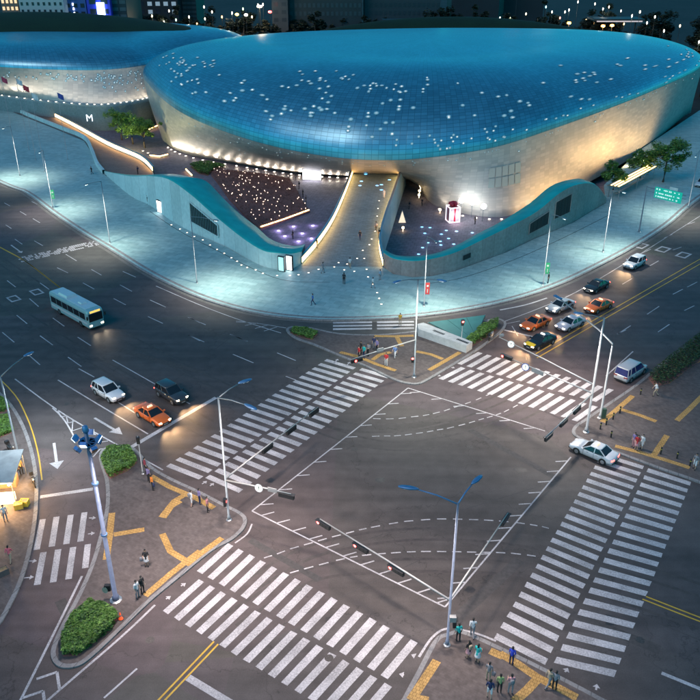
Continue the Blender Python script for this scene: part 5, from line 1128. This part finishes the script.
# ================================================================ VEHICLES
M_glass = mat('car_glass', (.012, .014, .018), .08, 0, .05, 1, spec=.7); M_tyre = mat('tyre', (.012, .012, .012), .8); M_rim = mat('rim', (.35, .36, .38), .35, .8)
M_head = glow('headlight_on', (1, .80, .52), 7); M_tail = glow('taillight_on', (1, .05, .02), 4); M_tailoff = mat('taillight_off', (.2, .01, .01), .3); M_headoff = mat('headlight_off', (.6, .6, .6), .2)
M_chrome = mat('chrome', (.55, .55, .56), .2, .9)
def paint(name, c): return mat('paint_' + name, c, .28, .15, .04, 1.5, coat=.7)
SP = dict(
    sedan=dict(L=4.8, W=1.84, cab=(-1.72, 1.02, -.98, .22), belt=.93, H=1.44, hood=.84, deck=.97, wb=(-1.42, 1.42)),
    suv=dict(L=4.5, W=1.86, cab=(-2.12, .95, -1.85, .18), belt=1.02, H=1.66, hood=.98, deck=1.02, wb=(-1.32, 1.34)),
    van=dict(L=5.0, W=1.90, cab=(-2.42, 1.55, -2.30, .72), belt=1.08, H=1.92, hood=1.02, deck=1.1, wb=(-1.5, 1.55)))
def car(kind, label, p_c, p_f, body, roofm=None, hoodm=None, lights='on', taxi=None, group=None, name='car', cat='car', beam=0, tail='on', reverse=False, tint=None):
    S = SP[kind]; c = at(*p_c, 0.004); f_ = at(*p_f) - at(*p_c); rz = math.atan2(f_.y, f_.x)
    t = thing(name, label, cat, c, rz, group); t.scale = (1.07, 1.07, 1.07); hL, w, bl = S['L'] / 2, S['W'] / 2, S['belt']; hd, dk = S['hood'], S['deck']
    st = [(-hL, .76, .42, dk - .22), (-hL + .06, .88, .32, dk - .08), (-hL + .25, .95, .25, dk), (-hL + .8, .99, .21, dk + .0), (-.6, 1, .20, bl), (.4, 1, .20, bl), (1.0, .995, .20, bl - .02), (hL - .7, .98, .21, hd), (hL - .25, .93, .25, hd - .11), (hL - .07, .84, .32, hd - .2), (hL, .70, .40, hd - .3)]
    def ring(x, ww, z0_, z1_):
        W_ = w * ww; m = (z0_ + z1_) / 2; r = [(0, z0_), (.8 * W_, z0_), (.96 * W_, z0_ + .09), (W_, m), (.985 * W_, z1_ - .12), (.93 * W_, z1_ - .02), (.78 * W_, z1_ + .012), (0, z1_ + .03)]
        return [Vector((x, y, z)) for y, z in r] + [Vector((x, -y, z)) for y, z in r[-2:0:-1]]
    mb = MB(); mb.loft([ring(*s) for s in st], True, 0, True, True); bo = mb.build('body', body, t, True)
    if hoodm:
        mb = MB(); rg_ = []
        for x, ww, z0_, z1_ in st[7:10]:
            W_ = w * ww; rg_.append([Vector((x, W_ * .80, z1_ + .02)), Vector((x, 0, z1_ + .045)), Vector((x, -W_ * .80, z1_ + .02))])
        mb.loft(rg_, False); mb.build('bonnet', hoodm, t, True)
    b0, b1, t0, t1 = S['cab']; H_ = S['H']
    def rr4(x0, x1, hw, z): 
        r = .12; return [Vector(v) for v in ((x1, hw - r * 1.5, z), (x1 - r * .6, hw, z), (x0 + r * .6, hw, z), (x0, hw - r * 1.5, z), (x0, -hw + r * 1.5, z), (x0 + r * .6, -hw, z), (x1 - r * .6, -hw, z), (x1, -hw + r * 1.5, z))]
    wt = .70 if kind == 'sedan' else .80
    Rb, Rt = rr4(b0, b1, w * .90, bl - .03), rr4(t0, t1, w * wt, H_ - .06)
    mb = MB(); mb.loft([Rb, Rt], True, 0, False, True); mb.build('window_glass', tint or M_glass, t)
    mb = MB(); mb.loft([[p + Vector((0, 0, -.03)) for p in Rt], [Vector((p.x * 1.0, p.y * 1.02, H_ - .02)) for p in Rt], [Vector(((p.x - (t0 + t1) / 2) * .86 + (t0 + t1) / 2, p.y * .84, H_ + .02)) for p in Rt]], True, 0, False, True); mb.build('roof', roofm or body, t, True)
    for i in (0, 1, 2, 3, 4, 5, 6, 7):
        if i in (0, 3, 4, 7): continue
        MB().bar(Rb[i] * 1.0 + Vector((0, 0, 0)), Rt[i] + Vector((0, 0, .02)), .085, .07).build('pillar', body, t)
    xb_ = (b0 + b1) / 2 - .05; xt_ = (t0 + t1) / 2 - .02
    for s in (-1, 1):
        MB().bar((xb_, s * w * .905, bl - .02), (xt_, s * (w * wt + .01), H_ - .04), .08, .05).build('pillar', body, t)
        if kind != 'sedan': MB().bar((b0 + .75, s * w * .905, bl - .02), (t0 + .7, s * (w * wt + .01), H_ - .04), .10, .05).build('pillar', body, t)
        m_ = MB().box((b1 - .22, s * (w + .1), bl + .06), (.16, .22, .15)).build('mirror', body, t)
        for x in S['wb']:
            r = .335 if kind == 'sedan' else .36
            MB().disc((x, s * (w + .004), r + .01), r * 1.17, 20, 0, (0, s, 0)).build('wheel_arch', M_tyre, t)
            wh = MB().lathe([(r * .62, s * (w - .2)), (r, s * (w - .19)), (r, s * (w + .0)), (r * .92, s * (w + .02)), (r * .62, s * (w + .022))], 18, (x, 0, r), 0, 'Y').build('wheel', M_tyre, t, True)
            MB().lathe([(r * .1, s * (w + .03)), (r * .58, s * (w + .032)), (r * .64, s * (w + .022))], 14, (x, 0, r), 0, 'Y').build('rim', M_rim, wh)
            for k in range(2 if kind == 'sedan' else 1): pass
        for x in (.25, -.75): MB().box((x, s * (w + .012), bl - .16), (.2, .03, .035)).build('door_handle', M_chrome, t)
        hz = hd - .2; MB().box((hL - .13, s * w * .66, hz), (.16, .32, .11), -s * -.32).build('headlight', M_head if lights == 'on' else M_headoff, t)
        MB().box((-hL + .06, s * w * .68, dk - .2), (.12, .42, .16), s * -.2).build('taillight', M_tail if tail == 'on' else M_tailoff, t)
    MB().box((hL - .02, 0, .5), (.08, w * .9, .14)).build('grille', M_black, t); MB().box((hL + .0, 0, .42), (.05, .5, .11)).build('number_plate', M_polew, t); MB().box((-hL - .0, 0, .62), (.05, .5, .12)).build('number_plate', M_polew, t)
    MB().box((hL - .04, 0, .33), (.1, w * 1.55, .16)).build('bumper', M_black, t); MB().box((-hL + .03, 0, .40), (.1, w * 1.55, .16)).build('bumper', M_black, t)
    for s in (-1, 1):
        MB().box((0, s * (w + .0), .24), (S['wb'][1] - S['wb'][0] - .9, .05, .08)).build('sill', M_black, t)
        for x in (xb_, b1 - .30, b0 + .45): MB().box((x, s * (w + .004), (bl + .25) / 2 + .03), (.018, .02, bl - .38)).build('door_seam', M_black, t)
        MB().box(((b0 + b1) / 2, s * (w * .93 + .01), bl + .005), ((b1 - b0) * .82, .03, .025)).build('window_trim', M_chrome, t)
    if taxi:
        MB().box((xt_ + .1, 0, H_ + .1), (.22, .62, .16), taper=.8).build('roof_sign', taxi, t)
    if beam:
        for s in (-1, 1): spot('headlight_beam', (hL + .12, s * w * .66, hd - .18), (hL + 9, s * w * .7, -.15), beam * 3.0, (1, .62, .30), 95, .9, .08, t)
    return t
P_or = paint('orange', (.80, .15, .02)); P_wh = paint('white', (.62, .62, .64)); P_sil = paint('silver', (.40, .41, .43)); P_bk = paint('black', (.012, .013, .016)); P_pk = paint('pearl', (.55, .50, .54)); P_gr = paint('graphite', (.05, .05, .055)); P_ye = paint('yellow', (.65, .45, .02))
M_cap_or = glow('taxi_cap', (1, .5, .2), .8); M_cap_wh = glow('taxi_cap_w', (1, .9, .8), .8)
LA, LB = (58, 380), (148, 434)      # left approach lane direction
def ahead(p, d, k=1): return (p[0] + d[0] * k, p[1] + d[1] * k)
dl = (18, 10.8); dr = (-20, 8.6)
car('sedan', 'orange taxi with lit headlights waiting at the left stop line', (153, 419), ahead((153, 419), dl), P_or, taxi=M_cap_or, beam=170)
car('suv', 'white hatchback approaching behind the orange taxi on the left', (109, 396), ahead((109, 396), dl), P_wh, beam=150)
car('suv', 'dark grey car beside the orange taxi in the next lane', (172, 398), ahead((172, 398), dl), P_gr, beam=170)
rr_dir = lambda p: ahead(p, dr)
car('sedan', 'orange taxi first in the kerb lane of the right queue', (535, 326.5), rr_dir((535, 326.5)), P_or, roofm=P_or, taxi=M_cap_or, beam=90)
car('sedan', 'black taxi with a yellow bonnet at the front of the right queue', (540, 345), rr_dir((540, 345)), P_bk, hoodm=P_ye, taxi=M_cap_wh, beam=170)
car('sedan', 'silver white sedan in the kerb lane behind the orange taxi', (560, 309.5), rr_dir((560, 309.5)), P_sil, beam=60)
car('sedan', 'pearl white sedan behind the black and yellow taxi', (570, 327), rr_dir((570, 327)), P_pk, beam=110)
car('sedan', 'orange taxi behind the pearl sedan by the double yellow line', (598, 309.5), rr_dir((598, 309.5)), P_or, taxi=M_cap_or, beam=70)
car('sedan', 'black sedan last in the kerb lane of the right queue', (596, 289.5), ahead((596, 289.5), (-20, 9.5)), P_bk, beam=60)
car('suv', 'white car arriving with bright headlights beyond the right queue', (634, 266.5), ahead((634, 266.5), (-20, 10)), P_wh, beam=120)
car('suv', 'white car cut by the right edge beside the far plaza', (702, 186), ahead((702, 186), (-20, 10)), P_wh, lights='off')
car('van', 'silver van parked by the hedge on the right, seen from behind', (630, 376), ahead((630, 376), (18, -11.8)), P_sil, lights='off', tail='off', name='van', cat='van', tint=mat('van_glass', (.02, .03, .12), .1))
car('sedan', 'white taxi with red tail lights crossing the right corner of the junction', (593, 455.5), ahead((593, 455.5), (-20, -8.5)), P_wh, taxi=M_cap_or, lights='off', tail='on')

# bus on the left avenue
def bus(label, p_c, p_f):
    c = at(*p_c, .004); f_ = at(*p_f) - at(*p_c); t = thing('bus', label, 'bus', c, math.atan2(f_.y, f_.x)); L, W, H_ = 10.8, 2.5, 3.1; hl, hw = L / 2, W / 2
    m = paint('bus_teal', (.30, .48, .50)); m2 = paint('bus_white', (.6, .63, .64))
    def ring(x, ww, z0_, z1_): return [Vector((x, y * hw * ww, z)) for y, z in ((-.9, z0_), (.9, z0_), (1, z0_ + .2), (1, z1_ - .35), (.93, z1_ - .08), (.75, z1_), (-.75, z1_), (-.93, z1_ - .08), (-1, z1_ - .35), (-1, z0_ + .2))]
    MB().loft([ring(-hl, .94, .4, H_ - .12), ring(-hl + .12, 1, .34, H_), ring(hl - .3, 1, .34, H_), ring(hl - .06, .97, .36, H_ - .1), ring(hl, .9, .42, H_ - .3)], True, 0, True, True).build('body', m, t)
    MB().box((-.2, 0, H_ + .03), (L * .9, W * .78, .08)).build('roof', m2, t); MB().box((-2, 0, H_ + .2), (2.6, 1.7, .3), taper=.85).build('roof_unit', m2, t); MB().box((2.2, 0, H_ + .15), (1.0, 1.0, .18), taper=.85).build('roof_hatch', m2, t)
    for s in (-1, 1):
        for k in range(6): MB().box((-hl + 1.2 + k * 1.62, s * (hw + .005), 2.05), (1.5, .03, .95)).build('window', M_glass, t)
        MB().box((0, s * (hw + .006), 1.1), (L * .94, .02, .3)).build('stripe', m2, t)
        for x in (-3.0, 3.1):
            wh = MB().lathe([(.3, s * (hw - .3)), (.48, s * (hw - .28)), (.48, s * hw), (.3, s * (hw + .02))], 18, (x, 0, .48), 0, 'Y').build('wheel', M_tyre, t, True); MB().lathe([(.05, s * (hw + .03)), (.28, s * (hw + .03))], 14, (x, 0, .48), 0, 'Y').build('rim', M_rim, wh)
        MB().box((hl - .03, s * hw * .72, .75), (.1, .4, .2)).build('headlight', M_head, t); MB().box((-hl - .01, s * hw * .8, .9), (.06, .25, .4)).build('taillight', M_tail, t); MB().box((hl + .15, s * (hw + .15), 2.1), (.15, .2, .5)).build('mirror', M_black, t)
        spot('headlight_beam', (hl + .15, s * .8, .75), (hl + 9, s * .8, -.1), 150, (1, .8, .55), 75, .9, .1, t)
    MB().box((hl - .07, 0, 1.95), (.2, W * .84, 1.2)).build('windscreen', M_glass, t); MB().box((hl - .05, 0, 2.78), (.16, 1.6, .26)).build('route_display', glow('route_led', (1, .5, .1), .8, (.02, .02, .02)), t); MB().box((-hl - .02, 0, 2.1), (.06, W * .75, .8)).build('rear_window', M_glass, t)
bus('teal and white bus on the left avenue beside the double yellow line', (78, 318), ahead((78, 318), (18, 10)))

def motorcycle(label, p, rz, c_, name='motorcycle'):
    t = thing(name, label, 'motorcycle', at(*p, .15), rz); body = paint('moto_%s' % c_[0], c_)
    for x in (-.65, .68):
        w_ = MB().lathe([(.2, -.06), (.3, -.05), (.3, .05), (.2, .06)], 16, (x, 0, .3), 0, 'Y').build('wheel', M_tyre, t, True); MB().lathe([(.04, -.03), (.2, -.03), (.2, .03), (.04, .03)], 12, (x, 0, .3), 0, 'Y').build('rim', M_rim, w_)
    MB().loft([[Vector((x, s * w, z)) for s, z in ((-1, z0_), (1, z0_), (1, z1_), (-1, z1_))] for x, w, z0_, z1_ in ((-.75, .08, .6, .78), (-.3, .16, .4, .76), (.15, .17, .35, .82), (.45, .12, .45, .95))], True, 0, True, True).build('body', body, t, True)
    MB().box((-.35, 0, .82), (.75, .28, .1), taper=.8).build('seat', M_black, t); MB().tube([(.68, 0, .3), (.5, 0, .95), (.45, 0, 1.05)], .04, 8).build('fork', M_chrome, t); MB().tube([(.4, -.36, 1.05), (.48, 0, 1.02), (.4, .36, 1.05)], .02, 6).build('handlebar', M_black, t)
    MB().lathe([(.02, .1), (.09, .05), (.1, -.02)], 12, (.58, 0, .9), 0, 'X').build('headlight', M_headoff, t, True); MB().box((-.7, 0, .98), (.42, .42, .36), taper=.92).build('luggage_box', M_black, t); MB().tube([(-.1, .16, .3), (-.8, .18, .36)], .045, 8).build('exhaust', M_chrome, t); MB().box((.1, 0, .3), (.35, .25, .25)).build('engine', M_rim, t); MB().tube([(.0, .1, .25), (-.1, .3, .0)], .015, 6).build('stand', M_chrome, t)
motorcycle('dark motorcycle parked at the kerb beside the lit stall', (34, 484), R(-60), (.03, .03, .04))
motorcycle('small dark scooter parked above the lit stall', (12, 452), R(-40), (.05, .06, .08))
motorcycle('black and white motorcycle parked beside the hedge of the central island', (491, 339), R(60), (.3, .3, .32))
# ================================================================ PEOPLE
def body_mesh(pose):
    """one continuous figure: tapered limbs fused by a voxel remesh, faces coloured by the nearest limb"""
    C = []   # (p0, r0, p1, r1, material)
    def cap(a, ra, b, rb, m): C.append((Vector(a), ra, Vector(b), rb, m))
    la, ra_ = pose['arms']; ll, rl = pose['legs']; ln = pose.get('lean', 0)
    hip = Vector((0, 0, .93)); chest = Vector((ln * .4, 0, 1.30)); neck = Vector((ln * .5, 0, 1.47)); head = Vector((ln * .55 + .015, 0, 1.615))
    cap(hip + Vector((0, -.07, .0)), .115, hip + Vector((0, .07, 0)), .115, 3); cap(hip, .13, chest, .125, 2); cap(chest + Vector((0, -.09, .04)), .10, chest + Vector((0, .09, .04)), .10, 2); cap(hip + Vector((0, -.05, .12)), .1, hip + Vector((0, .05, .12)), .1, 2); cap(chest + Vector((0, 0, .1)), .09, neck, .055, 2)
    cap(neck - Vector((0, 0, .02)), .052, head - Vector((0, 0, .06)), .05, 0); cap(head + Vector((.005, 0, -.045)), .072, head + Vector((0, 0, .03)), .088, 0); cap(head + Vector((.08, 0, -.02)), .016, head + Vector((.095, 0, -.035)), .016, 0)
    for s in (-1, 1): cap(head + Vector((-.005, s * .088, -.02)), .018, head + Vector((-.01, s * .092, .01)), .018, 0)
    cap(head + Vector((-.03, 0, .03)), .09, head + Vector((-.005, 0, .055)), .09, 1); cap(head + Vector((-.05, 0, -.02)), .07, head + Vector((-.05, 0, pose.get('hair', -.05))), .065, 1)
    for s, (e_, w_), (k_, f_) in ((1, la, ll), (-1, ra_, rl)):
        sh = chest + Vector((0, s * .18, .09)); e = sh + Vector(e_) * 1; e.y = sh.y + s * abs(e_[1]); w = e + Vector(w_); w.y = e.y + s * w_[1]
        cap(sh, .062, e, .046, 2); cap(e, .044, w, .031, pose.get('sleeve', 0)); d = (w - e).normalized(); pc = w + d * .07; cap(w, .032, pc, .036, 0)
        sd = d.cross(Vector((1, 0, .2))).normalized()
        for k, ln_ in enumerate((.075, .085, .08, .062)):
            a = pc + sd * (k - 1.5) * .019; m_ = a + d * ln_ * .55; cap(a, .0095, m_, .009, 0); cap(m_, .009, m_ + d * ln_ * .5 + Vector((.018, 0, 0)), .008, 0)
        th_ = w + d * .03 - sd * .03; cap(th_, .011, th_ + d * .05 - sd * .025 + Vector((.015, 0, 0)), .009, 0)
        hp = hip + Vector((0, s * .085, -.04)); k = hp + Vector(k_); f = k + Vector(f_); cap(hp, .092, k, .062, 3); cap(k, .06, f, .042, pose.get('calf', 3)); cap(f + Vector((-.03, 0, -.03)), .042, f + Vector((.16, s * .015, -.045)), .034, 4)
    lowest = min(min(a.z - ra, b.z - rb) for a, ra, b, rb, m in C)
    mb = MB()
    for a, ra, b, rb, m in C:
        d = (b - a); L = max(d.length, 1e-4); d = d / L; pts = []; rad = []
        for t in (-1, -.7, -.3): pts.append(a + d * ra * t); rad.append(ra * math.sqrt(max(.02, 1 - t * t)))
        pts += [a, b]; rad += [ra, rb]
        for t in (.3, .7, 1): pts.append(b + d * rb * t); rad.append(rb * math.sqrt(max(.02, 1 - t * t)))
        mb.tube(pts, rad, 10)
    if pose.get('skirt'):
        mb.lathe([(.13, 1.0), (.17, .86), (.23, .56), (.21, .55), (.10, .9)], 14)
    o = mb.build('person_source', M_black); md = o.modifiers.new('r', 'REMESH'); md.mode = 'VOXEL'; md.voxel_size = .0095; md.use_smooth_shade = True
    m2 = o.modifiers.new('d', 'DECIMATE'); m2.ratio = .09
    me = bpy.data.meshes.new_from_object(o.evaluated_get(bpy.context.evaluated_depsgraph_get())); bpy.data.objects.remove(o)
    me.transform(Matrix.Translation((0, 0, -lowest))); me.materials.clear()
    for _ in range(5): me.materials.append(M_black)
    idx = []
    A0 = np.array([tuple(c[0]) for c in C]); A1 = np.array([tuple(c[2]) for c in C]); r0 = np.array([c[1] for c in C]); r1 = np.array([c[3] for c in C]); mm = [c[4] for c in C]
    D = A1 - A0; LL = (D * D).sum(1)
    for p in me.polygons:
        q = np.array(p.center) + np.array((0, 0, lowest)); t = np.clip(((q - A0) * D).sum(1) / LL, 0, 1); dd = np.linalg.norm(q - (A0 + D * t[:, None]), axis=1) - (r0 + (r1 - r0) * t); i_ = mm[int(dd.argmin())]
        if pose.get('skirt') and .54 < q[2] < 1.0 and i_ == 3: i_ = 3
        idx.append(i_)
    me.polygons.foreach_set('material_index', idx); me.update(); return me
POSES = dict(
    stand=dict(arms=(((.02, .05, -.29), (.05, .0, -.25)), ((.0, .06, -.29), (.06, .0, -.25))), legs=(((.02, .03, -.42), (-.02, .0, -.42)), ((.0, -.03, -.42), (-.03, 0, -.42)))),
    walk=dict(arms=(((-.12, .05, -.26), (.02, .0, -.26)), ((.13, .06, -.26), (.14, .0, -.21))), legs=(((.2, .0, -.38), (-.02, .0, -.42)), ((-.08, 0, -.42), (-.26, 0, -.34))), lean=.05),
    phone=dict(arms=(((.04, .06, -.28), (.2, -.06, .06)), ((.02, .06, -.29), (.07, 0, -.24))), legs=(((.03, .04, -.42), (-.02, 0, -.42)), ((-.02, -.04, -.42), (-.02, 0, -.42))), lean=.03),
    skirt=dict(arms=(((.03, .05, -.27), (.08, .0, -.23)), ((.02, .05, -.27), (.18, -.05, -.04))), legs=(((.03, .02, -.42), (-.02, 0, -.42)), ((-.02, -.02, -.42), (-.02, 0, -.42))), skirt=True, calf=0, hair=-.18),
    shorts=dict(arms=(((.02, .08, -.28), (.06, .02, -.24)), ((-.05, .07, -.28), (.06, .0, -.25))), legs=(((.08, .04, -.41), (-.02, 0, -.42)), ((-.05, -.04, -.42), (-.08, 0, -.41))), calf=0))
MESH = {k: body_mesh(v) for k, v in POSES.items()}
M_skin_t = [mat('skin_light', (.52, .33, .25), .6, 0, .1), mat('skin_tan', (.42, .26, .18), .6, 0, .1)]; M_hair = mat('hair_black', (.012, .010, .010), .6)
def cloth(c): return mat('cloth_%02d_%02d_%02d' % tuple(int(v * 99) for v in c), c, .85, 0, .15, 6)
WHT, BLK, GRY, NVY, RED, TEA, ORG, PNK, BLU, GRN, PUR, BGE = (.65, .65, .66), (.02, .02, .022), (.22, .22, .24), (.02, .03, .09), (.5, .03, .03), (.02, .42, .40), (.75, .22, .03), (.55, .28, .30), (.03, .06, .5), (.28, .38, .16), (.22, .18, .36), (.35, .28, .2)
BAG = [0]
def person(label, px, rz, pose, top, bot, z=.152, shoes=BLK, group=None, sc=1.0, hair=None, sleeve=None):
    o = bpy.data.objects.new('person', MESH[pose]); col.objects.link(o); o.location = at(*px, z); o.rotation_euler = (0, 0, R(rz + random.uniform(-25, 25))); k = sc * 1.08 * random.uniform(.97, 1.05); o.scale = (k, k, k)
    for s, m in zip(o.material_slots, (random.choice(M_skin_t), M_hair, cloth(top), cloth(bot), cloth(shoes))): s.link = 'OBJECT'; s.material = m
    tag(o, label, 'person', group); BAG[0] += 1
    if BAG[0] % 3 == 0: MB().loft([[Vector((x * w_, y * w_, z_)) for x, y in ((-.07, -.13), (.07, -.13), (.07, .13), (-.07, .13))] for z_, w_ in ((.0, .8), (.06, 1), (.30, 1), (.38, .75))], True, 0, True, True).build('backpack' if BAG[0] % 2 else 'bag', cloth(random.choice((BLK, NVY, BGE, GRY))), o, True).location = (-.2, 0, 1.08) if BAG[0] % 2 else (.02, -.36, .62)
    return o
Pn = person
Pn('person in a teal shirt and black trousers standing beside the double lamp post', (458, 641), 80, 'stand', TEA, BLK)
Pn('person in pale grey clothes walking at the kerb right of the double lamp post', (472, 636), 60, 'walk', WHT, GRY)
Pn('person in a black top and pink skirt on the bottom corner', (468, 658), 100, 'skirt', BLK, PNK)
Pn('person in a teal top and white skirt beside the one with the pink skirt', (477, 662), 70, 'skirt', TEA, WHT)
Pn('person all in bright blue waiting alone at the right crosswalk', (511, 664), 60, 'stand', BLU, NVY)
Pn('person in a dark grey top behind the group on the bottom corner', (488, 680), 75, 'phone', GRY, BGE)
Pn('person in a navy top and white shorts at the bottom edge', (489, 698), 100, 'shorts', NVY, WHT)
Pn('person in an olive green shirt at the bottom edge', (499, 692), 80, 'stand', GRN, BLK)
Pn('person in a pinkish grey top at the bottom edge, right of the olive shirt', (510, 693), 110, 'phone', PNK, GRY)
Pn('person in a beige top stepping onto the right crosswalk', (548, 687), 45, 'walk', BGE, GRY)
Pn('person in a grey top and black trousers behind the beige one at the crosswalk', (554, 689), 45, 'stand', GRY, BLK)
Pn('person in an orange top on the left island near the small signal', (153, 490), 40, 'stand', ORG, BLK)
Pn('person in a dark red top beside the small signal post on the left island', (146, 473), 40, 'stand', (.25, .04, .06), BLK)
Pn('person in a purple top behind the orange one on the left island', (149, 482), 40, 'phone', PUR, BLK)
Pn('person in white at the left crosswalk, first of three', (192, 506), 30, 'shorts', WHT, WHT)
Pn('person in a lilac shirt and dark trousers at the left crosswalk', (200, 504), 30, 'stand', PUR, NVY)
Pn('person in a white and red top, last of three at the left crosswalk', (208, 512), 20, 'stand', (.5, .2, .22), BLK)
Pn('person in a white skirt with long hair standing alone on the left island', (147, 566), -60, 'skirt', BLK, WHT)
Pn('person in a pale top next to the one in black above the lower crosswalk', (138, 598), -40, 'stand', WHT, GRY)
Pn('person in black at the tactile strip above the lower crosswalk', (143, 593), -40, 'stand', BLK, BLK)
Pn('person in lilac on the right corner, first of the pair group', (633, 447), 215, 'stand', PUR, PNK)
Pn('person in pink skirt in the middle of the right corner group', (636, 450), 215, 'skirt', RED, PNK)
Pn('person in white on the right corner, last of the group', (641, 449), 215, 'shorts', WHT, WHT)
Pn('person with a white umbrella coloured top walking across the right corner pavement', (655, 396), 190, 'walk', WHT, BGE)
Pn('person in a grey top and pale shorts at the right crosswalk kerb', (694, 469), 215, 'shorts', GRY, WHT)
Pn('person in red and white standing at the kerb of the central island', (386, 366), 250, 'stand', RED, WHT)
Pn('person in blue and white in the middle of the central island', (395, 358), 250, 'walk', (.15, .25, .5), WHT)
Pn('person in navy in the waiting crowd on the central island', (374, 349), 230, 'stand', NVY, GRY)
Pn('person in lilac in the waiting crowd on the central island', (377, 352), 230, 'stand', PUR, BLK)
Pn('person in black in the waiting crowd nearest the crosswalk', (361, 354), 230, 'stand', BLK, BLK)
Pn('person in green in the waiting crowd of the central island', (364, 358), 230, 'stand', TEA, NVY)
Pn('person in a red top in the waiting crowd of the central island', (359, 359), 230, 'stand', RED, BLK)
Pn('person in grey in the waiting crowd of the central island', (368, 356), 230, 'phone', GRY, BLK)
Pn('person in a pink top walking past below the lit stall', (11, 562), 80, 'walk', (.6, .12, .16), BGE)
Pn('person in an apron coloured top behind the stall shelf', (6, 521), -70, 'stand', WHT, GRY)
Pn('person in ochre standing between the stall and the parked motorcycle', (22, 474), -30, 'stand', (.5, .3, .08), BLK)
# plaza strollers
pz = [((344, 284), 'person in dark clothes alone on the plaza below the footbridge mouth', BLK, BLK, 90, 'stand'), ((360, 240), 'person in black striding down the middle of the footbridge', BLK, NVY, 260, 'walk'), ((379, 238), 'person in brown beside the right balustrade of the footbridge', BGE, BLK, 80, 'stand'), ((376, 231), 'person in grey beside the right balustrade, just ahead of the brown one', GRY, BLK, 80, 'walk'),
      ((384, 198), 'person in white near the upper right balustrade', WHT, WHT, 260, 'stand'), ((344, 160.5), 'person in black by the left balustrade top under the overhang', BLK, BLK, 200, 'stand'), ((376, 172), 'person in black among the blue lights on the footbridge', BLK, BLK, 90, 'stand'), ((92, 174), 'person in black on the plaza beside the walkway corner', BLK, BLK, 200, 'walk'),
      ((138, 174), 'person in dark clothes behind the walkway wall', NVY, BLK, 170, 'stand'), ((317, 248), 'person in dark clothes leaning by the left balustrade', BLK, GRY, 30, 'stand'), ((323, 273), 'person in grey on the plaza below the left balustrade', GRY, GRY, 20, 'walk'), ((350, 268), 'person in pale clothes among the floor lights at the footbridge mouth', WHT, BGE, 100, 'walk'), ((373, 288), 'person in white crossing toward the footbridge', WHT, GRY, 110, 'walk'), ((380, 280), 'person in pale blue near the right balustrade end', (.3, .4, .5), GRY, 110, 'stand'), ((400, 325), 'person in orange on the plaza kerb behind the central island', (.6, .35, .05), BGE, 240, 'stand'), ((548, 283), 'person in black beside the green banner lamp', BLK, BLK, 200, 'stand'), ((148, 204), 'person in dark green by the pale parapet', (.03, .1, .1), BLK, 200, 'stand'), ((180, 215), 'person in grey by the pale parapet beside the louvred window', GRY, BLK, 200, 'stand'), ((313, 305), 'person in blue crouched near the plaza kerb', (.05, .15, .4), NVY, 200, 'walk')]
for px, lb, a, b_, rz, po in pz: Pn(lb, px, rz, po, a, b_, .122)
for px, lb in (((296, 180), 'person in black watching the garden, topmost by the bed edge'), ((299, 189), 'person in black watching the garden, second along the bed edge'), ((303, 197), 'person in black watching the garden, third along the bed edge'), ((306, 204), 'person in black watching the garden, fourth along the bed edge'), ((293, 239), 'person in black standing on the violet lit court floor')): Pn(lb, px, 200, 'stand', BLK, BLK, -3)
for px, lb in (((475, 224), 'person in black beside the gift box booth'), ((422, 206), 'person in black deep in the right court'), ((409, 209), 'person in brown by the passage of the right court')): Pn(lb, px, 200, 'stand', BLK, BLK, -6)
